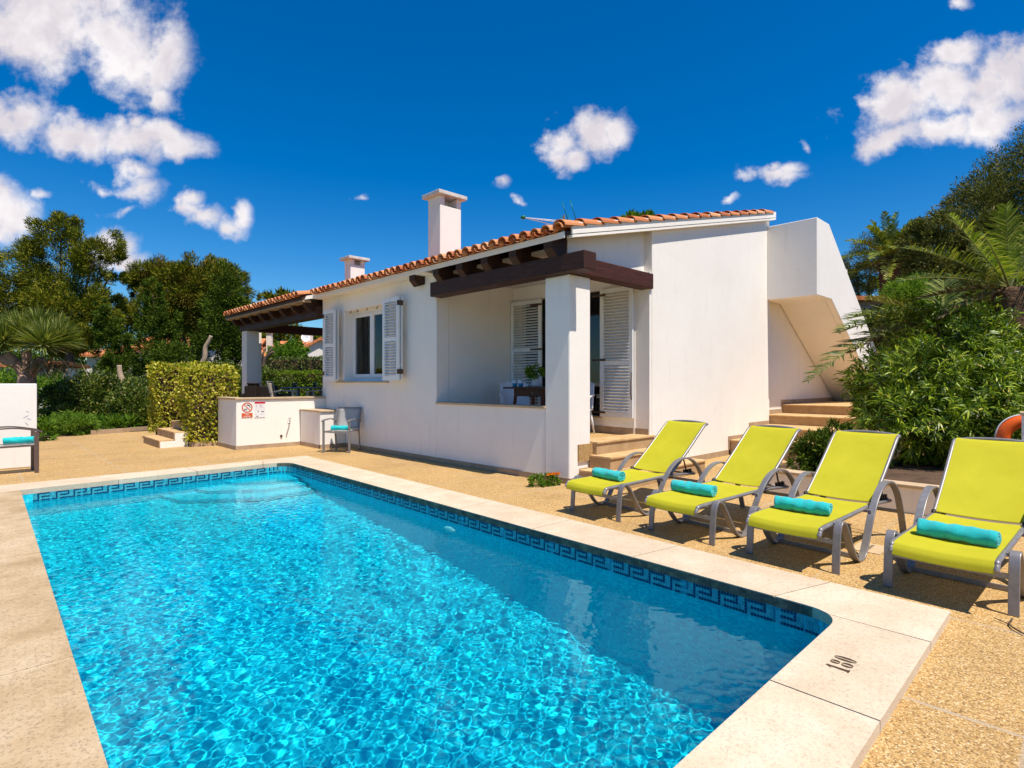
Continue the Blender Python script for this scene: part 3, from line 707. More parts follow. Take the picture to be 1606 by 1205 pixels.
# aerial
aer = empty('roof_aerial', (8.60, 7.42, zr(8.60) + .16), label='white and green television aerial clamped to a mast on the tiled roof', cat='aerial')
mb = MB(); mb.tube([(0, 0, -.1), (0, 0, .45)], .014, 8); mb.tube([(-.05, .06, -.05), (0, 0, .26)], .008, 6); mb.build('mast', M['iron'], aer)
mb = MB(); tip = Vector((-.34, .34, .42))
for a in ((.02, 0, .36), (0, .03, .27), (.05, -.04, .32)):
    a = Vector(a); dd = tip - a; mb.tube([a, tip], .006, 6)
    for k in range(1, 15):
        p = a + dd * (k / 15); s_ = Vector((.5, .5, .5)).normalized() * .018; mb.tube([p - s_, p + s_], .004, 5)
mb.build('director_boom', M['plastic'], aer)
mb = MB(); mb.lathe([(0, 0), (.03, .01), (.03, .05), (0, .06)], c=tip - Vector((0, 0, .03)), seg=12); mb.build('boom_tip', M['green'], aer)
mb = MB(); mb.box(-.03, .03, -.03, .03, .27, .38); mb.build('clamp', M['green'], aer)
mb = MB()
for dz, dx in ((.06, .0), (-.12, -.03)):
    for k in (1, 3):
        o_ = Vector((.02 + dx + .012 * k, .06 - .05 * k, 0)); mb.tube([o_ + Vector((.03, -.02, .32 + dz)), o_ + Vector((-.03, .02, .32 + dz + .3 * (1 if dz > 0 else .8)))], .005, 5)
mb.build('reflector', M['green'], aer)

aer.scale = (1.7, 1.7, 1.25)
# left-hand covered terrace (part of the villa)
PE = 5.48; PY0, PY1 = 12.60, 17.95
mb = HB(); mb.prism([(PE, PY0, zr(PE)), (10.5, PY0, zr(10.5)), (10.5, PY0, zr(10.5) + .06), (PE, PY0, zr(PE) + .06)], (0, PY1 - PY0, 0))
roof2 = mb.build('roof', M['rafter'])
mb = HB(); tiles(mb, PE - .04, zr(PE) + .06, PY0 + .1, PY1 - .06, 2.6); o = mb.build('roof_tiles', M['tile'], roof2); o.location = (0, 0, 0)
mb = HB(); mb.box(PE + .02, PE + .22, PY0, PY1, zr(PE) - .05, zr(PE) - .003); mb.build('eave_band', M['plinth'])
mb = HB(); mb.prism([(PE + .06, PY0 - .05, zr(PE) + .0), (7.5, PY0 - .05, zr(7.5)), (7.5, PY0 - .05, zr(7.5) + .12), (PE + .10, PY0 - .05, zr(PE) + .09)], (0, .05, 0)); mb.build('verge', M['stucco'])
for k in range(8):
    y_ = 12.75 + k * .70; mb = HB(); zt = zr(PE) - .054
    mb.prism([(PE + .12, y_ - .07, zt + .01), (PE + .12, y_ - .07, zt - .08), (PE + .24, y_ - .07, zt - .18), (7.0, y_ - .07, zt + .18), (7.0, y_ - .07, zt + .36)], (0, .14, 0)); mb.build('rafter', M['rafter'])
mb = HB(); mb.box(FX - .13, FX + .13, 12.56, 17.72, 2.925, 3.19); mb.build('beam', M['beam_y'], bevel=.01)
mb = HB(); mb.box(FX + .132, 10.4, 17.45, 17.7, 2.93, 3.18); mb.build('beam', M['beam_x'])
mb = HB(); mb.box(FX - .10, FX + .26, 17.25, 17.65, .4, 2.924); mb.build('pillar', M['stucco'], bevel=.015)
mb = HB(); mb.box(FX + .40, FX + .75, 18.4, 18.75, .4, 2.98); mb.build('pillar', M['stucco'], bevel=.015)
mb = HB(); mb.box(4.3, 12.5, 12.6, 19.2, .30, .545); mb.build('porch_floor', M['deck'])

# outside stair to the roof terrace
st = empty('outdoor_staircase', (12.5, 4.5, 0), label='white masonry staircase with angular parapet climbing to the roof behind the gable', cat='staircase')
SO = Vector((12.5, 4.5, 0))
mb = MB()
Y0_, Y1_ = 3.97, 4.12
prof = [(12.641, 3.20), (13.42, 3.20), (17.6, .72), (18.2, .72), (18.2, 1.6), (17.9, 1.62), (13.25, 4.79), (12.641, 4.79)]
mb.prism([(x, Y0_, z) for x, z in prof], (0, .14, 0)); mb.box(12.5, 12.64, 3.97, 4.968, 3.20, 4.79)
o = mb.build('parapet', M['stucco'], st, bevel=.012); o.location = -SO
mb = MB(); prof = [(12.642, 3.202), (13.42, 3.202), (17.6, .722), (18.1, .722), (17.9, 1.0), (13.4, 3.72), (12.642, 3.72)]
mb.prism([(x, 4.112, z) for x, z in prof], (0, .93, 0)); o = mb.build('flight', M['stucco'], st); o.location = -SO

# entrance steps up to the porch
es = empty('entrance_steps', (7, 4.7, 0), label='sandstone entrance steps rising beside the pillar to the shaded porch', cat='steps'); EO = Vector((7, 4.7, 0))
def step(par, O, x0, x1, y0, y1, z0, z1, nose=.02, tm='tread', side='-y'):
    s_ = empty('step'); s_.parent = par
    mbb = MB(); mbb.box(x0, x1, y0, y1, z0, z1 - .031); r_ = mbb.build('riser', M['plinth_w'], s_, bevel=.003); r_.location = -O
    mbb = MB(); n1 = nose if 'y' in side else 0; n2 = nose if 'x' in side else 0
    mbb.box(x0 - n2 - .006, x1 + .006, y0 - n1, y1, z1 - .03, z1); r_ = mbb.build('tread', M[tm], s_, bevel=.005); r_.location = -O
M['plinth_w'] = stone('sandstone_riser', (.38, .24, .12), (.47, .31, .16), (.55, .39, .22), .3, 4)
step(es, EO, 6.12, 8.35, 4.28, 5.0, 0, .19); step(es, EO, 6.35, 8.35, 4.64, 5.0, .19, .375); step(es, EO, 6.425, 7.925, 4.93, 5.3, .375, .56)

# side steps under the outdoor staircase
ss = empty('side_steps', (12, 4, 0), label='wide sandstone steps climbing beside the white gable under the staircase', cat='steps'); S2 = Vector((12, 4, 0))
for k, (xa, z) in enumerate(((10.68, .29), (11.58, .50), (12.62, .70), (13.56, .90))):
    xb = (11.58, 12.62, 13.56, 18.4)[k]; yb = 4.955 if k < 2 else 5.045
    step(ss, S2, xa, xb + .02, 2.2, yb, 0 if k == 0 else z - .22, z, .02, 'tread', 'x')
# planter wall on the right
pw = empty('planter_wall', (7.24, 0, 0), label='low white planter wall with sandstone cap behind the loungers', cat='wall'); PO = Vector((7.24, 0, 0))
mb = MB(); mb.box(7.24, 7.42, -3.5, 3.0, 0, .275); mb.box(7.42, 10.66, 2.02, 2.2, 0, .275); o = mb.build('wall', M['stucco'], pw, bevel=.008); o.location = -PO
mb = MB(); mb.box(7.215, 7.44, -3.5, 3.02, .276, .31); mb.box(7.44, 10.66, 2.0, 2.22, .276, .31); o = mb.build('cap', M['cap'], pw, bevel=.005); o.location = -PO
# soil bank rising behind the planter
g = 60; xs = np.linspace(7.42, 75, 90); ys = np.linspace(-40, 2.9, g); XX, YY = np.meshgrid(xs, ys)
ZZ = .22 + np.clip(XX - 9.2, 0, None) * .30 * np.clip((2.6 - YY) / 2.5, 0, 1) ; ZZ = np.minimum(ZZ, 5.5) + .08 * np.sin(XX * 1.7) * np.sin(YY * 1.3)
ZZ = np.where(XX < 8, .22, ZZ); ZZ = np.where((XX > 10.6) & (YY > 2.0), -.05, ZZ)
idx = np.arange(XX.size).reshape(XX.shape); Fh = np.stack([idx[:-1, :-1].ravel(), idx[:-1, 1:].ravel(), idx[1:, 1:].ravel(), idx[1:, :-1].ravel()], 1)
np_mesh('hillside_soil', np.stack([XX.ravel(), YY.ravel(), ZZ.ravel()], 1), Fh, M['soil'], None, True, kind='structure')

# low wall of the covered terrace
tw = empty('terrace_wall', (4.0, 12.4, 0), label='low white wall with stone cap and two signs, in front of the covered terrace', cat='wall'); TO = Vector((4.0, 12.4, 0))
mb = MB(); mb.box(4.0, 5.949, 12.40, 12.58, 0, 1.045); mb.box(4.0, 4.18, 12.58, 13.6, 0, 1.045); o = mb.build('wall', M['stucco'], tw, bevel=.015); o.location = -TO
mb = MB(); mb.box(3.97, 5.945, 12.37, 12.61, 1.046, 1.085); mb.box(3.97, 4.21, 12.61, 13.62, 1.046, 1.085); o = mb.build('cap', M['cap'], tw, bevel=.006); o.location = -TO
mb = MB(); mb.box(3.985, 5.36, 12.386, 12.399, 0, .085); mb.box(3.985, 3.999, 12.40, 13.6, 0, .085); o = mb.build('plinth', M['plinth'], tw); o.location = -TO
pb = empty('utility_block', (5.6, 11.9, 0), label='small waist-high white block with stone lid behind the grey chair', cat='wall'); BO = Vector((5.6, 11.9, 0))
mb = MB(); mb.box(5.36, 5.948, 11.42, 12.398, 0, .775); o = mb.build('wall', M['stucco'], pb, bevel=.012); o.location = -BO
mb = MB(); mb.box(5.33, 5.947, 11.39, 12.396, .776, .81); o = mb.build('cap', M['cap'], pb, bevel=.006); o.location = -BO
mb = MB(); mb.box(5.346, 5.359, 11.406, 12.38, 0, .085); mb.box(5.346, 5.935, 11.406, 11.419, 0, .085); o = mb.build('plinth', M['plinth'], pb); o.location = -BO
# free-standing white wall at far left
lw = empty('garden_screen_wall', at(58, 735, 9.4).xy.to_3d(), 0, label='plain white screen wall with faint scuffs at the pool corner', cat='wall')
mb = MB(); mb.box(-1.6, 0, 0, .16, 0, 1.385); mb.build('wall_panel', M['stucco'], lw, bevel=.015)
mb = MB()
for (x_, z_, w_, r_) in ((-.55, .72, .10, .1), (-.52, .75, .05, -.2), (-.14, .84, .07, -.5), (-.10, .80, .05, .4), (-.13, .72, .06, .9), (-.12, .92, .04, .2), (-.60, .95, .05, .3)):
    Mx = Matrix.Translation((x_, -.0015, z_)) @ Matrix.Rotation(r_, 4, 'Y'); mb.box(-w_ / 2, w_ / 2, -.001, .001, -.004, .004, 0, Mx)
mb.build('scuff_mark', M['ink_grey'], lw)

# ================================================================== LOUNGERS, TOWELS, CHAIRS
def crom(pts, n=6):
    pts = [Vector(p) for p in pts]; out = []
    for i in range(len(pts) - 1):
        p0, p1, p2, p3 = pts[max(i - 1, 0)], pts[i], pts[i + 1], pts[min(i + 2, len(pts) - 1)]
        for k in range(n):
            t = k / n; out.append(.5 * ((2 * p1) + (p2 - p0) * t + (2 * p0 - 5 * p1 + 4 * p2 - p3) * t * t + (3 * p1 - p0 - 3 * p2 + p3) * t ** 3))
    out.append(pts[-1]); return out

def sling(mbb, prof, hw, sag, nw=10, t_=.006):
    prof = crom(prof, 5); n = len(prof); vs = []
    for sgn in (1, -1):
        for p in prof:
            for j in range(nw + 1):
                y = -hw + 2 * hw * j / nw; s_ = sag * (1 - (y / hw) ** 2)
                vs.append((p.x, y, p.z - s_ + sgn * t_ / 2))
    fs = []; w = nw + 1; o = n * w
    for i in range(n - 1):
        for j in range(nw):
            a = i * w + j; fs.append((a, a + w, a + w + 1, a + 1)); fs.append((o + a, o + a + 1, o + a + w + 1, o + a + w))
    mbb.add(vs, fs, 0, True)

def make_lounger(label):
    r_ = empty('sun_lounger', label=label, cat='sun lounger', group='lime sun loungers lined up along the pool')
    leg = [(0, 0, 0), (.012, 0, .16), (.03, 0, .30), (.075, 0, .362), (.135, 0, .345), (.20, 0, .265), (.30, 0, .12), (.39, 0, .03), (.47, 0, .008), (.55, 0, .028), (.63, 0, .13), (.74, 0, .31), (.87, 0, .45), (1.0, 0, .525), (1.14, 0, .545), (1.28, 0, .51), (1.41, 0, .41), (1.50, 0, .26), (1.56, 0, .12), (1.60, 0, 0)]
    for s_ in (-1, 1):
        mb = MB(); mb.ribbon(crom([(x, s_ * .325, z) for x, y, z in leg]), .054, .017, (0, 1, 0)); mb.build('leg', M['metal'], r_, bevel=.003)
    mb = MB()
    for s_ in (-1, 1):
        y = s_ * .268
        mb.tube(crom([(-.15, y, .285), (-.13, y, .318), (-.08, y, .336), (.3, y, .345), (.95, y, .362), (1.42, y, .335)], 5), .0165, 8)
    for x_, z_ in ((-.135, .285), (.95, .335), (1.40, .33)): mb.tube([(x_, -.268, z_), (x_, .268, z_)], .012, 8)
    for x_, z_ in ((.025, .225), (.50, .02), (1.52, .23)):
        mb.box(x_ - .010, x_ + .010, -.318, .318, z_ - .016, z_ + .016)
    for s_ in (-1, 1):
        for x_, z_ in ((.09, .345), (.76, .345)): mb.box(x_ - .02, x_ + .02, s_ * .296 - .03, s_ * .296 + .03, z_ - .012, z_ + .010)
    mb.build('frame', M['metal'], r_)
    bk = [(.955, 0, .372), (1.10, 0, .475), (1.30, 0, .625), (1.50, 0, .785), (1.60, 0, .865), (1.645, 0, .893), (1.69, 0, .90)]
    mb = MB()
    for s_ in (-1, 1): mb.tube(crom([(x, s_ * .268, z) for x, y, z in bk], 5), .0155, 8)
    mb.tube(crom([(1.69, -.268, .90), (1.70, -.15, .915), (1.705, 0, .921), (1.70, .15, .915), (1.69, .268, .90)], 4), .0155, 8)
    for a in (.28, .55): mb.tube([(1.0 + a * .55, -.268, .365 + a * .42), (1.0 + a * .55, .268, .365 + a * .42)], .009, 6)
    mb.build('back_frame', M['metal'], r_)
    mb = MB(); sling(mb, [(-.16, 0, .272), (-.142, 0, .322), (-.07, 0, .349), (.3, 0, .357), (.93, 0, .373)], .258, .010); mb.build('seat', M['lime'], r_)
    mb = MB(); sling(mb, [(.962, 0, .384), (1.10, 0, .484), (1.30, 0, .634), (1.50, 0, .794), (1.60, 0, .874), (1.645, 0, .905), (1.69, 0, .917)], .258, .008); mb.build('backrest', M['lime'], r_)
    for s_ in (-1, 1):
        y = s_ * .245; mb = MB()
        mb.tube([(1.22, y, .565), (1.30, y, .35)], .009, 6); mb.box(1.15, 1.42, y - .012, y + .012, .338, .360)
        for k in range(3): mb.box(1.24 + k * .06, 1.265 + k * .06, y - .012, y + .012, .358, .395)
        mb.build('ratchet', M['black'], r_)
        mb = MB(); mb.lathe([(0, -.012), (.035, -.012), (.035, .012), (0, .012)], seg=12, M=Matrix.Translation((.955, s_ * .268, .366)) @ Matrix.Rotation(R(90), 4, 'X')); mb.build('pivot', M['black'], r_)
    return r_

def make_towel(label, L_=.50, r0=.058, seed=1, group='rolled turquoise towels'):
    rr = random.Random(seed); mb = MB(); turns = 2.6; ns = 60; nl = 22; th = .013; vs = []
    for j in range(nl + 1):
        y = -L_ / 2 + L_ * j / nl; wob = .003 * math.sin(j * 1.3 + seed) + .002 * rr.uniform(-1, 1); ex = .004 * rr.uniform(-1, 1)
        for sgn in (0, 1):
            for i in range(ns + 1):
                q = i / ns; a = q * turns * 2 * math.pi + .6; r_ = .012 + (r0 - .012) * q ** .85 - sgn * th + (wob if q > .6 else 0) + .0025 * math.sin(a * 3 + y * 25 + seed)
                r_ = max(r_, .002); vs.append((r_ * math.cos(a), y + ex * .5 + (.004 * math.sin(a * 2 + seed) if j in (0, nl) else 0), r_ * math.sin(a) * (.93)))
    w = ns + 1; fs = []
    for j in range(nl):
        for i in range(ns):
            a = (2 * j) * w + i; b = (2 * j + 2) * w + i; fs.append((a, a + 1, b + 1, b)); fs.append((a + w, b + w, b + w + 1, a + w + 1))
        a = (2 * j) * w + ns; b = (2 * j + 2) * w + ns; fs.append((a, a + w, b + w, b))
    for e_ in (0, nl):
        for i in range(ns):
            a = (2 * e_) * w + i; f = (a, a + w, a + w + 1, a + 1); fs.append(f if e_ == 0 else f[::-1])
    mb.add(vs, fs, 0, True)
    # a core so that the roll is not hollow
    mb.tube([(0, -L_ / 2 + .012, 0), (0, L_ / 2 - .012, 0)], r0 * .72, 12)
    return mb.build('towel', M['towel'], label=label, cat='towel', group=group)

spots = [(4.735, 3.665, -5.0, 'lime sun lounger directly beside the entrance steps and pillar, first in the row'),
         (4.64, 2.62, -6.5, 'lime sun lounger in front of the sandstone side steps, second in the row'),
         (4.59, 1.65, -3.5, 'lime sun lounger in front of the low dark juniper bush, third in the row'),
         (4.525, .67, -2.7, 'lime sun lounger beside the orange life ring, last in the row')]
tl = ['rolled turquoise towel on the lime lounger beside the entrance steps', 'rolled turquoise towel on the second lime lounger, in front of the side steps',
      'rolled turquoise towel on the third lime lounger, in front of the juniper bush', 'rolled turquoise towel on the lime lounger beside the life ring']
proto = make_lounger(spots[0][3])
for i, (x, y, a, lab) in enumerate(spots):
    o = proto if i == 0 else copy_tree(proto)
    o.location = (x, y, 0.001); o.rotation_euler = (0, 0, R(a)); o['label'] = lab
    tx = (.27, .28, .27, .19)[i]; ty = (.04, .05, .02, -.02)[i]; ta = (-4, 3, 5, -3)[i]
    tw_ = make_towel(tl[i], .41 + .02 * (i % 2), .060 + .003 * (i % 2), i + 2)
    Mx = Matrix.Translation((x, y, 0)) @ Matrix.Rotation(R(a), 4, 'Z')
    tw_.location = Mx @ Vector((tx, ty, .353 + .055)); tw_.rotation_euler = (0, R(30 * i), R(a + ta)); tw_.rotation_euler = (0, 0, R(a + ta))

def make_armchair(name, label, met, sl, group=None, arch=False):
    r_ = empty(name, label=label, cat='chair', group=group)
    for s_ in (-1, 1):
        mb = MB(); mb.box(s_ * .275 - .018, s_ * .275 + .018, -.02, .02, 0, .63); mb.build('leg', M[met], r_, bevel=.004)
        mb = MB(); mb.ribbon([(s_ * .262, .52, 0), (s_ * .262, .47, .43), (s_ * .262, .53, .70), (s_ * .262, .585, .885)], .024, .032, (1, 0, 0)); mb.build('leg', M[met], r_)
        mb = MB(); pts = [(s_ * .275, -.05, .625), (s_ * .275, .0, .645), (s_ * .277, .18, .66 if not arch else .69), (s_ * .275, .36, .655 if not arch else .68), (s_ * .268, .51, .60)]
        mb.ribbon(crom(pts, 5), .046, .02, (1, 0, 0)); mb.build('armrest', M[met], r_)
    mb = MB()
    mb.ribbon(crom([(-.257, 0, .42), (-.1, -.012, .412), (.1, -.012, .412), (.257, 0, .42)], 4), .022, .034, (0, 1, 0))
    mb.box(-.25, .25, .455, .478, .40, .43)
    for s_ in (-1, 1): mb.box(s_ * .25 - .012, s_ * .25 + .012, .0, .47, .405, .432)
    mb.build('seat_frame', M[met], r_)
    mb = MB(); mb.tube([(-.262, .585, .88), (.262, .585, .88)], .013, 8); mb.build('back_rail', M[met], r_)
    def sheet(pa, pb, hw, name_):
        mbb = MB(); vs = []; nn = 8
        for i in range(nn + 1):
            p = Vector(pa).lerp(Vector(pb), i / nn); s_ = math.sin(math.pi * i / nn) * .012
            for j in range(7): vs.append((-hw + 2 * hw * j / 6, p.y + (s_ if name_ == 'backrest' else 0), p.z - (s_ if name_ == 'seat' else 0)))
        mbb.add(vs, [(i * 7 + j, i * 7 + j + 1, i * 7 + j + 8, i * 7 + j + 7) for i in range(nn) for j in range(6)], 0, True)
        o = mbb.build(name_, M[sl], r_); md = o.modifiers.new('thick', 'SOLIDIFY'); md.thickness = .005; return o
    sheet((0, .0, .437), (0, .46, .432), .245, 'seat'); sheet((0, .488, .45), (0, .583, .872), .25, 'backrest')
    return r_
ch = make_armchair('garden_armchair', 'pale grey mesh armchair standing by the white house wall', 'metal', 'grey_sling')
ch.location = (5.285, 10.535, 0); ch.rotation_euler = (0, 0, R(-53.3))
tw_ = make_towel('rolled turquoise towel on the pale grey armchair by the house', .40, .055, 11)
Mx = Matrix.Translation(ch.location) @ Matrix.Rotation(R(-53.3), 4, 'Z'); tw_.location = Mx @ Vector((.03, .14, .49)); tw_.rotation_euler = (0, 0, R(-53.3 + 90))
ch2 = make_armchair('garden_armchair', 'dark bronze armchair with arched arms before the screen wall', 'metal_dark', 'grey_sling', arch=True)
p = at(57, 742, 8.72); ch2.rotation_euler = (0, 0, R(92)); ch2.location = Vector((p.x, p.y, 0)) + Vector((0, .275, 0)); ch2.scale = (.85, 1.35, 1.02)
tw_ = make_towel('rolled turquoise towel on the dark bronze armchair by the screen wall', .36, .06, 15)
q = at(29, 697, 8.80); tw_.location = (q.x, q.y, .505); tw_.rotation_euler = (0, 0, AZ + R(38))

# covered terrace furniture
FZ = .545
arm = make_armchair('dining_armchair', 'tan sling dining chair at the outdoor table, back turned toward the pillar', 'metal', 'tan_sling', 'dining chairs on the covered terrace')
p = at(462, 600, 14.0); arm.location = (p.x, p.y, FZ); arm.rotation_euler = (0, 0, AZ + R(12))
a2_ = copy_tree(arm); p = at(487, 600, 14.2); a2_.location = (p.x, p.y, FZ); a2_.rotation_euler = (0, 0, AZ + R(185)); a2_['label'] = 'tan sling dining chair at the outdoor table, close against the house corner'
tb = empty('dining_table', at(478, 600, 15.0).xy.to_3d() + Vector((0, 0, FZ)), label='grey outdoor dining table laid with glasses on the covered terrace', cat='table')
mb = MB(); mb.lathe([(0, .70), (.60, .70), (.61, .72), (.60, .735), (0, .735)], seg=32); mb.build('tabletop', M['metal'], tb)
for k in range(4):
    mb = MB(); a = math.pi / 4 + k * math.pi / 2; mb.tube([(.42 * math.cos(a), .42 * math.sin(a), .70), (.46 * math.cos(a), .46 * math.sin(a), 0)], .03, 8); mb.build('leg', M['metal'], tb)
tp = tb.location
for k in range(4):
    mb = MB(); a = k * 1.57 + .3; mb.lathe([(0, .005), (.032, .005), (.038, .12), (.034, .12), (.029, .012), (0, .012)], seg=12)
    mb.build('drinking_glass', M['glass'], label='small dark tumbler set on the round terrace dining table', cat='glass', group='tumblers on the terrace table').location = tp + Vector((.36 * math.cos(a), .36 * math.sin(a), .737))
sf = empty('wicker_sofa', at(418, 600, 14.6).xy.to_3d() + Vector((0, 0, FZ)), AZ - R(90), label='dark brown wicker sofa seen from behind on the covered terrace', cat='sofa')
mb = MB(); mb.box(-.42, .42, -.35, -.24, .05, .78); mb.build('backrest', M['wicker'], sf, bevel=.03)
mb = MB(); mb.box(-.42, .42, -.238, .40, .05, .38); mb.build('seat', M['wicker'], sf, bevel=.03)
for s_ in (-1, 1):
    mb = MB(); mb.box(s_ * .475 - .05, s_ * .475 + .05, -.35, .40, .02, .58); mb.build('armrest', M['wicker'], sf, bevel=.02)
sb = MB(); sb.box(-.11, .11, -.1, .1, 0, .82); sb.box(-.125, .125, -.115, .115, .82, .85)
o = sb.build('wicker_cabinet', M['wicker'], label='tall narrow dark cabinet at the foot of the terrace pillar', cat='cabinet', bevel=.01); p = at(398, 600, 13.6); o.location = (p.x, p.y, FZ); o.rotation_euler = (0, 0, AZ)

# porch furniture
PZ = .536
pt = empty('side_table', (6.86, 6.50, PZ), R(8), label='small red-brown wooden table with drawer on the shaded porch', cat='table')
mb = MB(); mb.box(-.40, .40, -.42, .42, .765, .795); mb.build('tabletop', M['table_wood'], pt, bevel=.005)
mb = MB(); mb.box(-.27, .27, -.29, .29, .64, .764); mb.build('drawer_box', M['table_wood'], pt)
mb = MB(); mb.lathe([(0, 0), (.012, 0), (.012, .02), (0, .02)], M=Matrix.Translation((-.27, -.1, .70)) @ Matrix.Rotation(R(-90), 4, 'Y'), seg=10); mb.build('knob', M['chrome'], pt)
for sx in (-1, 1):
    for sy in (-1, 1):
        mb = MB(); mb.ribbon([(sx * .24, sy * .26, .764), (sx * .31, sy * .33, 0)], .055, .05, (sx * .7, -sy * .7, 0)); mb.build('leg', M['table_wood'], pt)
tz = PZ + .796
for k, (gy, lab) in enumerate(((.24, 'blue-bottomed tumbler on the porch table, farther from the potted plant'), (.10, 'blue-bottomed tumbler on the porch table, closer to the potted plant'))):
    g_ = empty('tumbler', (6.62, 6.56 + gy, tz), label=lab, cat='glass', group='blue tumblers on the porch table')
    mb = MB(); mb.lathe([(0, 0), (.038, 0), (.043, .06), (.040, .06), (0, .055)], seg=18); mb.build('blue_base', M['blueglass'], g_)
    mb = MB(); mb.lathe([(.043, .061), (.047, .11), (.044, .11), (.040, .061)], seg=18); mb.build('rim', M['plastic'], g_)
pp = empty('potted_plant', (6.75, 6.42, tz), label='white pot with a bushy green plant on the porch table', cat='plant')
mb = MB(); mb.lathe([(0, 0), (.075, 0), (.10, .17), (.092, .17), (.085, .15), (0, .15)], seg=24); mb.build('pot', M['pot'], pp)
foliage('foliage', [((0, 0, .24), (.14, .14, .10))], 900, 40, M['shrub2'], .05, .02, pp, .4)
mb = MB(); mb.lathe([(0, 0), (.07, 0), (.12, .018), (.115, .02), (0, .008)], seg=24); mb.build('plate', M['pot'], label='pale round plate at the pillar end of the porch table', cat='plate').location = (6.66, 6.44, tz)
def plastic_chair(label, loc, rz):
    c_ = empty('plastic_chair', loc, rz, label=label, cat='chair', group='white plastic chairs on the porch')
    mb = MB(); pts = []; n1, n2 = 9, 9; vs = []
    for i in range(n1):
        t = i / (n1 - 1); z = .42 + .48 * t; yb = .22 + .10 * t
        for j in range(n2):
            s_ = (j / (n2 - 1) - .5) * 2; vs.append((s_ * (.27 - .02 * t), yb - .16 * abs(s_) ** 2.5 * (1 - .3 * t), z - .05 * abs(s_) ** 3 * t))
    mb.add(vs, [(i * n2 + j, i * n2 + j + 1, (i + 1) * n2 + j + 1, (i + 1) * n2 + j) for i in range(n1 - 1) for j in range(n2 - 1)], 0, True)
    o = mb.build('backrest', M['plastic'], c_); o.modifiers.new('thick', 'SOLIDIFY').thickness = .02
    mb = MB(); mb.box(-.25, .25, -.26, .21, .40, .425); mb.build('seat', M['plastic'], c_, bevel=.01)
    for sx in (-1, 1):
        for sy in (-1, 1):
            mb = MB(); mb.tube([(sx * .20, sy * .17, .40), (sx * .25, sy * .26, 0)], [.025, .016], 8); mb.build('leg', M['plastic'], c_)
        mb = MB(); mb.ribbon(crom([(sx * .27, -.2, .43), (sx * .29, -.2, .60), (sx * .29, .0, .66), (sx * .26, .18, .66)], 4), .05, .02, (1, .1, 0)); mb.build('armrest', M['plastic'], c_)
    return c_
plastic_chair('white moulded chair on the porch, backed against the tall shutter', (7.12, 7.28, PZ), R(-35))
plastic_chair('white moulded chair half hidden between porch table and pillar', (7.3, 6.05, PZ), R(-70))

# signs, tap, outlet on the terrace wall
def text(name, body, size, loc, mat, parent, rot=(R(90), 0, 0), align='CENTER'):
    cu = bpy.data.curves.new(name, 'FONT'); cu.body = body; cu.size = size; cu.align_x = align; cu.extrude = .0006; cu.materials.append(mat)
    o = bpy.data.objects.new('tmp', cu); col.objects.link(o); dg = bpy.context.evaluated_depsgraph_get(); dg.update(); me = bpy.data.meshes.new_from_object(o.evaluated_get(dg)); bpy.data.objects.remove(o); bpy.data.curves.remove(cu)
    me.materials.clear(); me.materials.append(mat); o = bpy.data.objects.new(name, me); col.objects.link(o); o.parent = parent; o.location = loc; o.rotation_euler = rot; return o
sg = empty('no_diving_sign', (4.215, 12.398, .66), label='square no diving sign with red prohibition ring over an orange-red panel', cat='sign')
mb = MB(); mb.box(-.115, .115, -.004, 0, 0, .335); mb.build('board', M['sign_white'], sg)
mb = MB()
for i in range(40):
    a, b = 2 * math.pi * i / 40, 2 * math.pi * (i + 1) / 40
    mb.add([(r_ * math.cos(q), -.006, .218 + r_ * math.sin(q)) for r_, q in ((.085, a), (.108, a), (.108, b), (.085, b))], [(0, 1, 2, 3)])
mb.add([(x, -.0062, z) for x, z in ((-.075, .282), (-.062, .293), (.075, .154), (.062, .143))], [(3, 2, 1, 0)]); mb.build('prohibition_ring', M['sign_orange'], sg)
mb = MB(); mb.add([(x, -.0055, z) for x, z in ((-.02, .275), (.005, .283), (.03, .28), (.052, .262), (.06, .235), (.075, .222), (.07, .214), (.05, .226), (.036, .247), (.02, .258), (-.005, .262))], [tuple(range(10, -1, -1))])
for k in range(3): mb.box(-.065, .0, -.0058, -.005, .188 - k * .014, .194 - k * .014)
mb.build('diver_pictogram', M['ink'], sg)
mb = MB(); mb.box(-.108, .108, -.006, -.0042, .008, .100); mb.build('panel', M['sign_orange'], sg)
text('lettering', 'NO', .044, (0, -.0065, .060), M['sign_white'], sg); text('lettering', 'DIVING', .042, (0, -.0065, .018), M['sign_white'], sg)
s2 = empty('pool_rules_sign', (4.475, 12.398, .655), label='white pool rules notice with red header and small faded pictograms', cat='sign')
mb = MB(); mb.box(-.115, .115, -.005, 0, 0, .345); mb.build('board', M['sign_white'], s2)
mb = MB(); mb.box(-.108, .112, -.007, -.0052, .300, .340); mb.build('header', M['sign_red'], s2)
mb = MB(); mb.box(-.1, .1, -.0065, -.0052, .208, .211); mb.box(.055, .058, -.0065, -.0052, .212, .29)
for (x_, z_, w_, h_) in ((-.02, .27, .06, .008), (-.02, .25, .06, .006), (.0, .23, .05, .006)): mb.box(x_, x_ + w_, -.0065, -.0052, z_, z_ + h_)
mb.build('rule_line', M['ink_pink'], s2)
mb = MB()
for (x_, z_, w_, h_) in ((-.085, .235, .016, .04), (-.09, .165, .03, .008), (-.05, .15, .035, .008), (.03, .165, .02, .006), (.08, .165, .022, .008), (-.05, .12, .03, .02), (-.09, .075, .02, .006), (.03, .06, .012, .03), (.065, .07, .02, .006), (-.1, .002, .2, .004)): mb.box(x_, x_ + w_, -.0065, -.0052, z_, z_ + h_)
mb.build('pictogram', M['ink_grey'], s2)
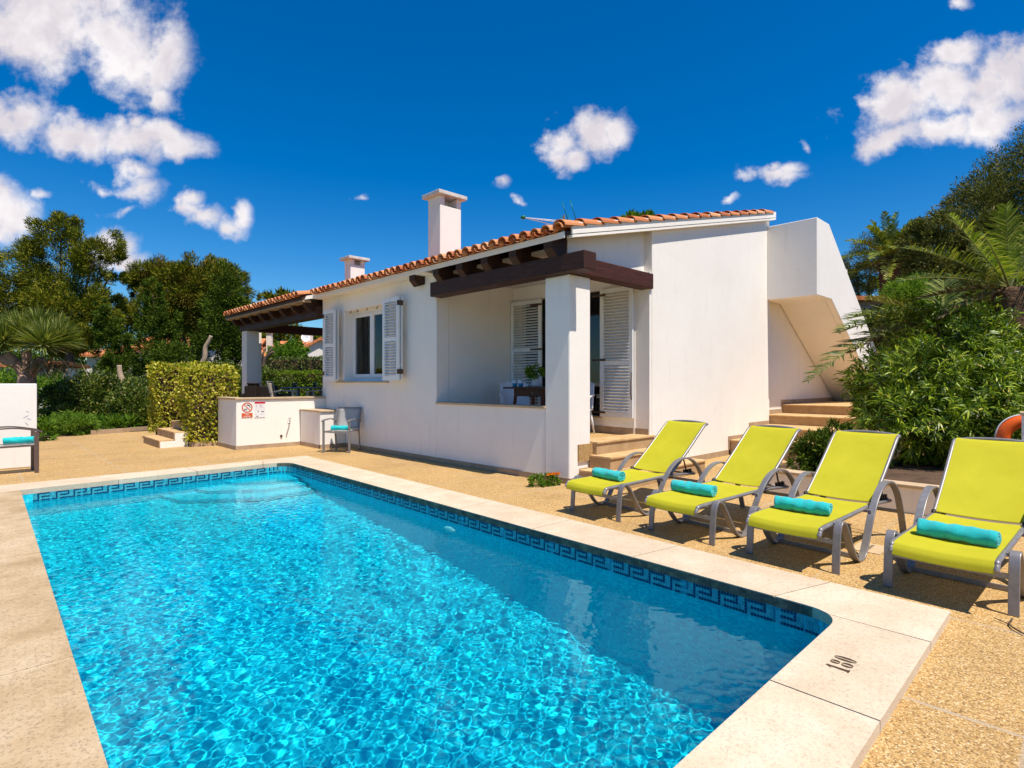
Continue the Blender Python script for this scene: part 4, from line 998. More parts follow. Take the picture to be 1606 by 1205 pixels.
mb = MB(); mb.box(.03, .082, -.0067, -.0053, .118, .136); mb.add([(x, -.0067, z) for x, z in ((-.08, .022), (-.045, .02), (-.03, .042), (-.062, .038))], [(0, 1, 2, 3)]); mb.build('pictogram', M['ink'], s2)
tap = empty('garden_tap', (5.10, 12.40, .56), label='chrome garden tap on the white terrace wall', cat='tap')
mb = MB(); mb.tube([(0, 0, 0), (0, -.06, 0), (-.03, -.10, -.005), (-.06, -.13, -.03), (-.062, -.132, -.06)], .014, 8); mb.build('spout', M['chrome'], tap)
mb = MB(); mb.tube([(0, -.05, .01), (0, -.05, .05)], .012, 8); mb.box(-.03, .03, -.06, -.04, .05, .065); mb.build('handle', M['chrome'], tap)
mb = MB(); mb.lathe([(0, -.001), (.028, 0), (.028, .012), (.015, .03), (0, .03)], M=Matrix.Translation((4.93, 12.40, .235)) @ Matrix.Rotation(R(90), 4, 'X'), seg=16); mb.build('pipe_outlet', M['iron'], label='short capped rusty pipe outlet low on the terrace wall', cat='pipe')
mb = MB(); mb.box(-.03, .03, -.004, 0, -.03, .03); o = mb.build('socket_cover', M['sign_white'], label='small square white cover on the shaded end of the terrace wall', cat='cover', bevel=.001); o.location = (3.999, 12.85, .86); o.rotation_euler = (0, 0, R(-90))

# drain cover in the paving, behind the loungers
dr = empty('drain_cover', (5.48, 1.33, .001), label='small pale drain cover with a row of slots between the loungers', cat='drain')
mb = MB(); mb.box(-.15, .15, -.11, .11, 0, .006); mb.build('plate', M['cap'], dr, bevel=.002)
mb = MB()
for k in range(7): mb.box(-.11 + k * .033, -.095 + k * .033, -.012, .012, .0055, .0075)
mb.build('slot', M['ink'], dr)
# twig lying by the coping
mb = MB(); mb.tube([(4.20, .28, .012), (4.26, .33, .014), (4.31, .35, .012), (4.42, .345, .012)], .005, 5); mb.tube([(4.31, .35, .012), (4.36, .42, .012)], .003, 5)
mb.build('twig', M['bark'], label='forked dry twig lying on the paving by the pool corner', cat='twig')
# life ring on its post at the right edge
lp = empty('life_ring_post', at(1606, 700, 6.1).xy.to_3d(), R(-86), label='pale rendered post at the edge of the planter carrying the life ring', cat='post')
mb = MB(); mb.box(-.02, .22, 0, .24, 0, 1.05); mb.build('post', M['stucco'], lp, bevel=.01)
mb = MB(); mb.box(-.035, .235, -.015, .255, 1.051, 1.08); mb.build('cap', M['cap'], lp, bevel=.004)
lr = empty('life_ring', at(1612, 690, 6.5), 0, label='bright orange life ring with white rope hung on the post', cat='life ring')
lr.location.z = .74; lr.scale = (.82, .82, .82); lr.rotation_euler = (R(90), 0, R(-72))
mb = MB(); mb.tube([(.27 * math.cos(a), .27 * math.sin(a), 0) for a in np.linspace(0, 2 * math.pi, 49)[:-1]], .085, 16, closed=True); mb.build('ring', M['orange'], lr)
mb = MB()
for k in range(4):
    pts = []
    for i in range(13):
        a = k * math.pi / 2 + i / 12 * math.pi / 2; pts.append(((.352 + .016 * math.sin(math.pi * i / 12)) * math.cos(a), (.352 + .016 * math.sin(math.pi * i / 12)) * math.sin(a), 0))
    mb.tube(pts, .010, 6)
mb.build('rope', M['plastic'], lr)

# ================================================================== PLANTING
def bl(px, py, rx, ry, D, dep=None):
    c_ = at(px, py, D); k = D / FPX; return ((c_.x, c_.y, c_.z), (rx * k if dep is None else dep, rx * k if dep is None else dep, ry * k))
def local(root, blobs): 
    L_ = root.location; return [((b[0][0] - L_.x, b[0][1] - L_.y, b[0][2] - L_.z), b[1]) for b in blobs]
def gz(px, D, z=0): p = at(px, 600, D); return Vector((p.x, p.y, z))

def tree(name, label, cat, base, blobs, n, clumps, leaf, L, W, trunk_r, bark='bark', spread=.3, group=None, extra=None, inner=.25, limbs=True):
    r_ = empty(name, base, label=label, cat=cat, group=group); B_ = local(r_, blobs)
    mb = MB(); top = Vector(B_[0][0]); limb(mb, spline((0, 0, -.1), (top.x * .6, top.y * .6, top.z * .75), (trunk_r, 0, 0)), trunk_r, trunk_r * .55, 10)
    if limbs:
        for b in B_: limb(mb, spline((top.x * .4, top.y * .4, top.z * .45), b[0], (0, 0, -.06 * top.z)), trunk_r * .4, trunk_r * .12, 6)
    mb.build('trunk', M[bark], r_)
    foliage('crown', B_, n, clumps, M[leaf], L, W, r_, spread, inner)
    if extra:
        for (nm, lf, frac) in extra: foliage(nm, B_, int(n * frac), int(clumps * .5), M[lf], L, W, r_, spread, .5)
    return r_

tree('pine_tree', 'tallest dark pine, rising above the spiky dragon tree', 'tree', gz(105, 33),
     [bl(88, 440, 62, 62, 33), bl(95, 375, 42, 34, 33), bl(150, 398, 34, 44, 32.5), bl(38, 432, 46, 48, 33.5), bl(10, 475, 48, 42, 32), bl(120, 485, 62, 40, 32), bl(178, 420, 16, 36, 33), bl(60, 490, 60, 30, 33), bl(165, 490, 34, 30, 34), bl(60, 528, 66, 30, 34.5), bl(135, 528, 46, 28, 34.5), bl(205, 490, 26, 40, 36)],
     120000, 430, 'pine', .24, .040, .30, spread=.235, inner=.3)
tree('pine_tree', 'broad flat-topped pine with brownish needles behind the golden hedge', 'tree', gz(300, 37),
     [bl(300, 462, 60, 42, 37), bl(255, 436, 46, 24, 37), bl(318, 432, 46, 26, 37), bl(352, 452, 36, 42, 36), bl(228, 452, 18, 26, 37), bl(275, 490, 62, 32, 37), bl(362, 495, 28, 50, 36), bl(330, 500, 50, 40, 38)],
     105000, 420, 'pine', .24, .040, .32, spread=.235, inner=.3, extra=[('dry_needles', 'pine_brown', .35)])
tree('juniper_tree', 'narrow dark juniper beside the leaning bleached trunk', 'tree', gz(178, 24.5),
     [bl(176, 550, 22, 40, 24.5), bl(168, 510, 16, 28, 24.5), bl(188, 580, 22, 28, 24), bl(160, 488, 9, 16, 24.5), bl(196, 545, 12, 30, 24.5)], 26000, 200, 'juniper', .11, .03, .10, spread=.26)
tree('juniper_tree', 'wide layered dark juniper in front of the orange-roofed house', 'tree', gz(255, 22.5),
     [bl(252, 545, 30, 44, 22.5), bl(238, 500, 17, 42, 22.5), bl(240, 462, 13, 22, 22.5), bl(270, 575, 34, 34, 22), bl(230, 598, 24, 28, 22.5), bl(262, 505, 16, 26, 22.5)], 36000, 260, 'juniper', .11, .03, .12, spread=.26)
tree('juniper_tree', 'tall rounded dark juniper touching the end of the terrace roof', 'tree', gz(345, 25),
     [bl(350, 500, 32, 56, 25), bl(340, 545, 36, 44, 25), bl(372, 540, 20, 50, 25), bl(360, 452, 24, 34, 25), bl(372, 585, 18, 26, 25), bl(325, 580, 20, 22, 25)], 40000, 280, 'juniper', .115, .032, .14, spread=.26)
tree('distant_tree', 'long dark tree line low between the dragon tree and the narrow juniper', 'tree', gz(60, 62), [bl(60, 580, 60, 30, 62), bl(-20, 575, 60, 34, 62), bl(140, 578, 60, 34, 62), bl(215, 575, 40, 34, 62)], 14000, 220, 'juniper', .55, .14, .3, inner=.4)
# far trees beyond the village
tree('distant_tree', 'dark tree mass behind the far houses, seen below the terrace roof', 'tree', gz(450, 75), [bl(450, 535, 40, 22, 75), bl(420, 538, 30, 20, 75), bl(485, 541, 22, 12, 75), bl(425, 478, 20, 14, 75), bl(450, 470, 24, 12, 75), bl(400, 500, 16, 26, 75)], 9000, 140, 'pine', .8, .16, .3)
tree('distant_tree', 'leafy green crown peeping over the villa roof ridge', 'tree', gz(1000, 32, 0), [bl(1000, 350, 20, 13, 32), bl(985, 347, 9, 10, 32), bl(1016, 346, 8, 11, 32)], 2600, 50, 'shrub2', .32, .10, .2)

def bush(name, label, px, D, blobs, n, clumps, leaf, L, W, group=None, spread=.3, cat='bush', inner=.3, stems=True, bark='bark', z=0.0):
    r_ = empty(name, gz(px, D, z), label=label, cat=cat, group=group); B_ = local(r_, blobs)
    if stems:
        mb = MB()
        for b in B_[:4]: limb(mb, spline((b[0][0] * .3, b[0][1] * .3, -.05), (b[0][0], b[0][1], b[0][2]), (.05, .02, 0)), .03, .012, 5)
        mb.build('stem', M[bark], r_)
    foliage('foliage', B_, n, clumps, M[leaf], L, W, r_, spread, inner); return r_
bush('shrub', 'dark evergreen shrub behind the round soft green bush', 120, 19, [bl(118, 640, 42, 42, 19), bl(95, 625, 26, 30, 19.3), bl(145, 618, 38, 30, 19), bl(120, 660, 44, 26, 18.5)], 15000, 180, 'shrub', .10, .05)
bush('shrub', 'dark evergreen shrub below the leaning bleached trunk', 172, 19.5, [bl(170, 632, 36, 36, 19.5), bl(185, 625, 26, 34, 19.5), bl(165, 655, 36, 26, 19)], 12000, 150, 'shrub', .10, .05)
bush('shrub', 'low dark shrub with open base beside the garden steps', 222, 17.5, [bl(220, 640, 32, 28, 17.5), bl(205, 630, 26, 24, 17.5), bl(232, 655, 22, 22, 17.2), bl(215, 612, 34, 16, 18.5)], 11000, 140, 'shrub', .09, .045)
bush('shrub', 'bright green shrub between dragon tree and screen wall', 62, 20.5, [bl(70, 628, 34, 32, 20.5), bl(20, 602, 50, 18, 22), bl(95, 605, 24, 20, 21)], 9000, 120, 'shrub2', .10, .05)
bush('rounded_bush', 'soft round bright green bush at the edge of the paving', 112, 15.6, [bl(112, 668, 31, 19, 15.2), bl(98, 672, 22, 15, 15.2), bl(130, 671, 18, 15, 15.2)], 14000, 150, 'round', .085, .016, spread=.2)
bush('leafy_plant', 'low broad-leaved plant clump beside the round bush', 180, 16.4, [bl(170, 668, 22, 9, 16.4), bl(195, 666, 20, 8, 16.6)], 900, 40, 'shrub2', .26, .05, cat='plant', stems=False)
bush('leafy_plant', 'strappy green plant half behind the white screen wall', 72, 13.6, [bl(70, 680, 9, 12, 13.6), bl(72, 668, 6, 10, 13.8)], 700, 30, 'shrub2', .16, .035, cat='plant', stems=False)
bush('clipped_bush', 'large clipped dark green bush behind the terrace pillar', 432, 21.5, [bl(418, 612, 38, 32, 21.5), bl(400, 604, 36, 28, 22), bl(440, 622, 22, 24, 21.5)], 16000, 260, 'shrub', .10, .05, spread=.2, inner=.2)
bush('clipped_bush', 'low clipped dark bush between golden hedge and terrace pillar', 350, 21, [bl(352, 597, 30, 26, 21), bl(372, 606, 24, 26, 21)], 8000, 150, 'shrub', .10, .05, spread=.2, inner=.2)
bush('rounded_bush', 'rounded dark green tree bush in front of the far gabled house', 449, 36, [bl(449, 558, 24, 16, 36), bl(462, 552, 16, 14, 36)], 5000, 90, 'shrub2', .22, .10)
hd = empty('clipped_hedge', gz(475, 31), label='long sunlit yellow-green hedge beyond the covered terrace', cat='hedge')
c_ = at(475, 588, 31) - hd.location; o = box_foliage('foliage', [(-3.4, 2.6, -.6, .6, 0, c_.z + .12)], 13000, M['lawn'], .13, .06, hd); o.rotation_euler = (0, 0, AZ - R(90))
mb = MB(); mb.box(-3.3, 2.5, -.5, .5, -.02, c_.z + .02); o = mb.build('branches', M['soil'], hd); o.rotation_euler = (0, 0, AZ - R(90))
hd = empty('clipped_hedge', gz(480, 33.5), label='darker straight hedge above and behind the sunlit hedge', cat='hedge')
c_ = at(480, 570, 33.5) - hd.location; o = box_foliage('foliage', [(-2.6, 2.8, -.6, .6, 0, c_.z + .3)], 10000, M['shrub'], .14, .06, hd); o.rotation_euler = (0, 0, AZ - R(90))
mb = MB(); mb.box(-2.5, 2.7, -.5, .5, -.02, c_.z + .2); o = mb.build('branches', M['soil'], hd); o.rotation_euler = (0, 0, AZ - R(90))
# golden hedge by the garden steps
gh = empty('golden_hedge', (3.9, 14.5, 0), label='clipped golden-yellow variegated hedge beside the garden steps', cat='hedge'); GO = Vector((3.9, 14.5, 0))
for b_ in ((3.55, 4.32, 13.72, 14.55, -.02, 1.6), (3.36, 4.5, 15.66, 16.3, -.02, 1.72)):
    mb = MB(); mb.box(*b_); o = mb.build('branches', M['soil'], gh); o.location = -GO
o = box_foliage('foliage', [(3.48, 4.40, 13.62, 14.60, .10, 1.72), (3.26, 4.6, 15.55, 16.4, .2, 1.84)], 15000, M['gold'], .075, .042, gh, .75); o.location = -GO
hb = MB(); hb.box(3.50, 4.38, 13.66, 14.5, 0, .10); o = hb.build('planter_kerb', M['plinth'], label='low stone kerb at the foot of the golden hedge', cat='kerb')
# garden steps
gs = empty('garden_steps', (3.2, 14.7, 0), label='three small sandstone garden steps with white side beside the golden hedge', cat='steps'); G0 = Vector((3.2, 14.7, 0))
for k in range(3):
    xa = 2.93 + .28 * k; step(gs, G0, xa, xa + .285 + (.3 if k == 2 else 0), 13.92, 15.4, 0 if k == 0 else .165 * k + .0, .165 * (k + 1), .0, 'tread', 'x')
mb = MB(); mb.prism([(2.95, 13.90, 0), (3.48, 13.90, 0), (3.48, 13.90, .30), (3.23, 13.90, .30), (3.23, 13.90, .135), (2.95, 13.90, .135)], (0, .018, 0)); o = mb.build('side_wall', M['stucco'], gs); o.location = -G0
# planting bed along the edge
mb = MB(); pts = [at(60, 690, 14.2), at(150, 682, 15.4), at(235, 676, 16.4), at(250, 640, 19.5), at(40, 650, 22), at(-60, 690, 15)]
mb.add([(p.x, p.y, .012) for p in pts], [tuple(range(len(pts)))]); mb.build('planting_bed', M['soil'], kind='structure')
mb = MB(); pts = [at(146, 683, 15.2), at(196, 677, 15.9), at(240, 671, 16.8)]; mb.ribbon([(p.x, p.y, .06) for p in pts], .16, .12, (.5, .5, 0)); mb.build('bed_edging', M['plinth'], label='sandstone edging of the planting bed beside the round bush', cat='kerb')
# bleached trunks
def stump(label, pts, r0, r1, D):
    base = gz(pts[0][0], D); t_ = empty('dead_tree', base, label=label, cat='tree'); mb = MB(); P_ = [at(x, y, D) - base for x, y in pts]; limb(mb, crom(P_, 4), r0, r1, 10); mb.build('trunk', M['driftwood'], t_)
stump('short curved bleached trunk standing among the dark shrubs', [(194, 625), (192, 600), (188, 585), (187, 573)], .11, .07, 19.0)
stump('pale crooked bare trunk above the golden hedge', [(316, 620), (315, 578), (321, 562), (322, 546), (327, 536), (331, 527)], .11, .06, 21)
br = empty('bare_tree', gz(414, 24), label='bare forked dark branches in the gap beside the terrace pillar', cat='tree')
mb = MB(); P_ = [at(x, y, 24) - br.location for x, y in ((412, 640), (413, 575), (420, 558), (430, 552))]; limb(mb, crom(P_, 3), .10, .05, 7)
limb(mb, [at(x, y, 24) - br.location for x, y in ((418, 560), (424, 550), (427, 545))], .06, .03, 6); limb(mb, [at(x, y, 24) - br.location for x, y in ((413, 572), (412, 556), (417, 545))], .06, .03, 6); mb.build('branch', M['bark'], br)

# dragon tree: stout forked trunk and rosettes of sword leaves
dt = empty('dragon_tree', gz(42, 17.5), label='dragon tree with forked ruddy trunk and spiky sword-leaf heads', cat='tree'); DO = dt.location
def dp(x, y, D=17.5): return at(x, y, D) - DO
mb = MB(); limb(mb, [dp(42, 660), dp(42, 620), dp(42, 600), dp(43, 588)], .29, .22, 14)
for a, b, c_ in (((40, 592), (28, 572), (12, 556)), ((44, 592), (56, 578), (66, 562)), ((43, 592), (44, 572), (40, 550)), ((28, 572), (10, 566), (-12, 556))):
    limb(mb, crom([dp(*a), dp(*b), dp(*c_)], 4), .165, .12, 10)
mb.build('trunk', M['bark_red'], dt)
heads = [(6, 538, 17.2, .95), (68, 541, 17.0, 1.0), (38, 528, 17.6, .95), (92, 535, 17.6, .9), (-22, 536, 17.4, .9), (60, 517, 18.0, .95), (22, 520, 18.2, .95), (84, 522, 18.2, .9), (-8, 522, 18.2, .85)]
Cs, Ds, Ls, Ns = [], [], [], []
for hx, hy, hD, hs in heads:
    c_ = np.array(dp(hx, hy, hD)); m = 330; uu = unit(m); uu[:, 2] = np.abs(uu[:, 2]) * 1.25 - .48 * rng.random(m); uu /= np.linalg.norm(uu, axis=1)[:, None]
    Cs.append(np.repeat(c_[None], m, 0) + uu * .04); Ds.append(uu); Ls.append(rng.uniform(.75, 1.0, m) * hs * .98); up = np.tile([0, 0, 1.0], (m, 1)) + unit(m) * .25; Ns.append(up)
V, F = leaf_arrays(np.concatenate(Cs), np.concatenate(Ds), np.concatenate(Ns), np.concatenate(Ls), .042, .06)
np_mesh('crown', V, F, M['dragon'], dt)
dd = dp(75, 575); uu = unit(240); uu[:, 2] = -np.abs(uu[:, 2]) - .6; P_ = np.array(dp(74, 566)) + np.column_stack([rng.normal(0, .32, 240), rng.normal(0, .32, 240), rng.normal(0, .08, 240)])
V, F = leaf_arrays(P_, uu, unit(240), rng.uniform(.3, .7, 240), .03); np_mesh('dry_leaves', V, F, M['palm_dry'], dt)

# palms
def frond_arrays(base, d, length, droop, nleaf=46, leaf=.42, wid=.022, twist=0.0, vee=.55):
    base = np.array(base, float); d = np.array(d, float); d /= np.linalg.norm(d); side = np.cross(d, [0, 0, 1.0]); side /= np.linalg.norm(side) + 1e-9; up = np.cross(side, d)
    side, up = side * math.cos(twist) + up * math.sin(twist), up * math.cos(twist) - side * math.sin(twist)
    ts = np.linspace(0, 1, 24); rach = base + d * (ts * length)[:, None]; rach[:, 2] -= droop * length * ts ** 2.2
    Vs, Fs, o0 = [], [], 0
    def pt(t): 
        p = base + d * (t * length); p[2] -= droop * length * t ** 2.2; return p
    for i in range(nleaf):
        t = .14 + .86 * i / (nleaf - 1); p = pt(t); tg = pt(min(1, t + .02)) - pt(t - .02); tg /= np.linalg.norm(tg)
        L_ = leaf * (math.sin(math.pi * (t * .86 + .10)) ** .6) * rng.uniform(.85, 1.1)
        for s_ in (-1, 1):
            dr_ = side * s_ * .85 + tg * (.55 + .35 * t) + up * vee * rng.uniform(.3, 1.3) + unit(1)[0] * .13; dr_ /= np.linalg.norm(dr_)
            n_ = np.cross(dr_, tg); n_ /= np.linalg.norm(n_) + 1e-9; w_ = np.cross(dr_, n_) * wid * .5
            m_ = p + dr_ * L_ * .5; e_ = p + dr_ * L_; m_[2] -= .03 * L_; e_[2] -= rng.uniform(.08, .34) * L_
            Vs.append(np.array([p + w_ * .5, p - w_ * .5, m_ - w_, e_, m_ + w_])); Fs.append([o0, o0 + 1, o0 + 2, o0 + 4]); Fs.append([o0 + 4, o0 + 2, o0 + 3, o0 + 3]); o0 += 5
    return np.concatenate(Vs), np.array(Fs), rach
def frond(parent, base, d, length, droop, mat, **k):
    V, F, rach = frond_arrays(base, d, length, droop, **k)
    mb = MB(); mb.v = [tuple(v) for v in V]
    for f in F: mb.f.append(tuple(f) if f[2] != f[3] else tuple(f[:3])); mb.m.append(0); mb.sm.append(False)
    mb.tube([tuple(p) for p in rach], [.022 * (1 - .85 * i / 23) * length / 2.4 for i in range(24)], 5, 1)
    return mb.build('frond', [M[mat], M['palm_stem']], parent)
M['palm_stem'] = pm('palm_rachis', (.20, .20, .05), .5, .1, 10)
M['palm_trunk'] = pm('palm_trunk_bark', (.15, .085, .045), .95, .35, 14, 1.0, 24, .06)
def palm_trunk(parent, pts, r0, r1):
    mb = MB(); P_ = crom(pts, 6); n = len(P_); mb.tube(P_, [(r0 + (r1 - r0) * i / (n - 1)) * (1 + .06 * (i % 2)) for i in range(n)], 14); mb.build('trunk', M['palm_trunk'], parent)
# near palm at the right
np_ = empty('palm_tree', gz(1585, 8.6, .25), label='big palm with long arching fronds reaching over the leafy shrub', cat='palm')
def lp_(x, y, D): return at(x, y, D) - np_.location
cr = lp_(1583, 452, 8.6)
palm_trunk(np_, [(0, 0, 0), (cr.x * .5, cr.y * .5, cr.z * .55), cr], .24, .20)
for (tx, ty, tD, dr, mt, tw, lf) in ((1490, 338, 8.4, .03, 'palm_bright', .5, .62), (1578, 322, 8.3, .05, 'palm_bright', -.4, .62), (1640, 330, 8.6, .08, 'palm_bright', 0, .6), (1420, 388, 8.2, .16, 'palm', .2, .62), (1415, 440, 7.9, .14, 'palm', 0, .55), (1680, 400, 8.2, .2, 'palm_bright', 0, .6), (1545, 372, 7.2, .1, 'palm_bright', .6, .6),
                             (1530, 380, 10.3, .1, 'palm', 0, .6), (1620, 380, 10.2, .1, 'palm', 0, .6), (1700, 470, 8.5, .3, 'palm', 0, .6), (1440, 470, 8.8, .12, 'palm_dry', 0, .40), (1475, 500, 8.4, .12, 'palm_dry', 0, .36)):
    e_ = lp_(tx, ty, tD); d = e_ - cr; L_ = d.length; d2 = d + Vector((0, 0, dr * L_)); frond(np_, cr, d2, d2.length, dr, mt, leaf=lf * .62, twist=tw, nleaf=52, wid=.026)
# second low palm sending fronds across the staircase
p2 = empty('palm_tree', gz(1500, 8.9, .25), label='low palm with feathery fronds crossing in front of the staircase', cat='palm')
cr2 = at(1480, 500, 8.9) - p2.location; palm_trunk(p2, [(0, 0, 0), (cr2.x * .5, cr2.y * .5, cr2.z * .5), cr2], .2, .17)
for (tx, ty, tD, dr, mt, lf) in ((1318, 522, 8.7, .22, 'palm_bright', .50), (1268, 604, 8.3, .30, 'palm', .46), (1330, 500, 8.5, .16, 'palm', .48), (1360, 470, 9.2, .1, 'palm', .45), (1480, 440, 9.6, .1, 'palm', .45), (1540, 470, 9.4, .2, 'palm', .4), (1335, 555, 8.8, .2, 'palm_dry', .4)):
    e_ = at(tx, ty, tD) - p2.location; d = e_ - cr2; L_ = d.length; d2 = d + Vector((0, 0, dr * L_)); frond(p2, cr2, d2, d2.length, dr, mt, leaf=lf * .92, nleaf=64, wid=.027)
# far palm
p3 = empty('palm_tree', gz(1396, 25, 2.0), label='tall far palm with stout trunk between staircase and hillside scrub', cat='palm')
cr3 = at(1396, 408, 25) - p3.location; palm_trunk(p3, [(0, 0, 0), (.05, 0, cr3.z * .6), cr3 + Vector((0, 0, .1))], .40, .42)
for k in range(36):
    a = k * 2.399; el = -.22 + 1.72 * (random.random()); d = Vector((math.cos(a) * math.cos(el), math.sin(a) * math.cos(el), math.sin(el))); frond(p3, cr3, d, random.uniform(2.1, 2.7), .10 + .32 * max(0, math.cos(el)), 'palm_bright' if k % 3 else 'palm', nleaf=30, leaf=.46, wid=.055)
mb = MB(); c0 = cr3
V, F = leaf_arrays(np.array(c0) + unit(260) * np.array([.42, .42, .30]) - np.array([0, 0, .35]), unit(260) + np.array([0, 0, .5]), unit(260), .28, .06); np_mesh('leaf_bases', V, F, M['palm_dry'], p3)

# hillside scrub, each big bush its own
def scrub(label, px, D, z, blobs, n, clumps):
    r_ = empty('scrub_bush', gz(px, D, z), label=label, cat='bush'); B_ = local(r_, blobs); mb = MB()
    for b in B_: limb(mb, spline((b[0][0] * .2, b[0][1] * .2, -.3), b[0], (.2, .1, 0)), .12, .04, 6)
    mb.build('stem', M['bark'], r_); foliage('foliage', B_, n, clumps, M['scrub'], .115, .030, r_, .22, .3); return r_
scrub('huge dark scrub bush covering the hillside above the near palm', 1600, 19, 2.5, [bl(1600, 340, 90, 92, 19), bl(1655, 300, 90, 100, 19), bl(1545, 352, 66, 72, 18.5), bl(1590, 440, 110, 60, 18)], 110000, 800)
scrub('paler rounded scrub bush in front of the huge dark one', 1490, 16, 1.8, [bl(1492, 380, 52, 50, 16), bl(1452, 388, 32, 40, 16), bl(1540, 400, 56, 44, 16), bl(1500, 430, 70, 40, 16), bl(1545, 480, 90, 45, 15.5), bl(1620, 500, 80, 60, 15)], 95000, 700)
scrub('dark low scrub behind the far palm and staircase', 1360, 31, 2.5, [bl(1365, 415, 42, 42, 31), bl(1345, 440, 24, 30, 31), bl(1410, 420, 40, 50, 31)], 40000, 260)
bush('feathery_bush', 'soft feathery green bush below the far palm', 1428, 14, [bl(1428, 466, 30, 24, 14), bl(1412, 474, 18, 18, 14), bl(1448, 478, 24, 18, 14)], 9000, 90, 'round', .16, .018, z=1.2)

scrub('dark bush filling the gap between staircase parapet and leafy shrub', 1385, 17, .5, [bl(1375, 520, 40, 40, 17), bl(1410, 500, 40, 26, 17), bl(1440, 530, 50, 50, 16.5)], 26000, 260)
# lance-leaved shrub: whorls of narrow leaves at the twig tips
def whorls(name, blobs, ntips, leaves, L, W, mat, parent, hang=.25):
    P, O = blob_points(blobs, ntips, int(ntips / 6), .34, .28); V_, F_, o0 = [], [], 0
    C = np.repeat(P, leaves, 0); A = np.repeat(O, leaves, 0); m = len(C); r_ = unit(m); perp = r_ - A * (r_ * A).sum(1)[:, None]; perp /= np.linalg.norm(perp, axis=1)[:, None]
    op = rng.uniform(.35, 1.2, m)[:, None]; D = A * np.cos(op) + perp * np.sin(op); C = C + A * rng.uniform(-.10, .05, m)[:, None]
    Ls = L * rng.uniform(.65, 1.2, m); S = np.cross(D, A); S /= np.linalg.norm(S, axis=1)[:, None] + 1e-9
    a = C; b = C + D * (Ls * .4)[:, None]; c_ = C + D * (Ls * .75)[:, None]; e_ = C + D * Ls[:, None]; b[:, 2] -= Ls * .02; c_[:, 2] -= Ls * hang * .45; e_[:, 2] -= Ls * hang
    w = (W * rng.uniform(.8, 1.2, m))[:, None]
    V = np.stack([a + S * w * .2, b + S * w * .5, c_ + S * w * .38, e_, c_ - S * w * .38, b - S * w * .5], 1).reshape(-1, 3)
    i = np.arange(m)[:, None] * 6; F = np.concatenate([i + [0, 1, 5, 5], i + [1, 2, 4, 5], i + [2, 3, 4, 4]])
    return np_mesh6(name, V, i, mat, parent)
def np_mesh6(name, V, i, mat, parent):
    F = np.concatenate([i, i + 1, i + 2, i + 3, i + 4, i + 5], 1); return np_mesh(name, V, F, mat, parent)
ls = empty('leafy_shrub', gz(1480, 8.2, .22), label='big glossy shrub of narrow lance leaves overhanging the planter wall', cat='bush')
LB = local(ls, [bl(1440, 605, 70, 74, 8.2), bl(1500, 560, 74, 66, 8.6), bl(1570, 560, 70, 80, 8.6), bl(1425, 668, 70, 52, 7.9), bl(1520, 650, 90, 80, 7.8), bl(1600, 640, 70, 90, 7.9), bl(1375, 600, 36, 46, 8.6), bl(1470, 505, 40, 30, 9.0), bl(1590, 500, 50, 46, 9.0), bl(1660, 600, 60, 120, 8.4), bl(1500, 700, 60, 34, 7.7)])
whorls('foliage', LB, 5200, 10, .150, .020, M['lance'], ls)
mb = MB()
for b in LB:
    for k in range(4): limb(mb, spline((b[0][0] * .25 + random.uniform(-.2, .2), b[0][1] * .25 + random.uniform(-.2, .2), -.05), Vector(b[0]) + Vector((random.uniform(-.3, .3), random.uniform(-.3, .3), random.uniform(0, .3))), (.1, .05, 0)), .028, .008, 5)
mb.build('stem', M['bark'], ls)
bush('juniper_bush', 'low dark juniper bush at the foot of the side steps', 1285, 7.7, [bl(1285, 706, 34, 24, 7.7), bl(1262, 722, 22, 14, 7.6), bl(1310, 690, 26, 26, 7.8), bl(1300, 724, 34, 14, 7.6)], 9000, 150, 'juniper', .075, .016, z=.2, spread=.25)
# small flowering plant at the foot of the pillar
fp = empty('flowering_plant', (5.60, 5.22, 0), label='small succulent with orange flowers at the foot of the pillar', cat='plant')
foliage('foliage', [((-.09, .03, .06), (.10, .09, .075)), ((.05, -.02, .065), (.10, .09, .08)), ((.14, -.06, .06), (.07, .07, .07))], 1500, 60, M['shrub2'], .045, .015, fp, .4)
for (x_, y_, z_) in ((.08, -.07, .145), (.17, -.11, .15), (.15, -.06, .14)):
    V, F = leaf_arrays(np.repeat([[x_, y_, z_]], 22, 0), unit(22) * np.array([1, 1, .4]) + np.array([0, 0, .35]), unit(22), .06, .024); np_mesh('flower', V, F, M['flower'], fp)

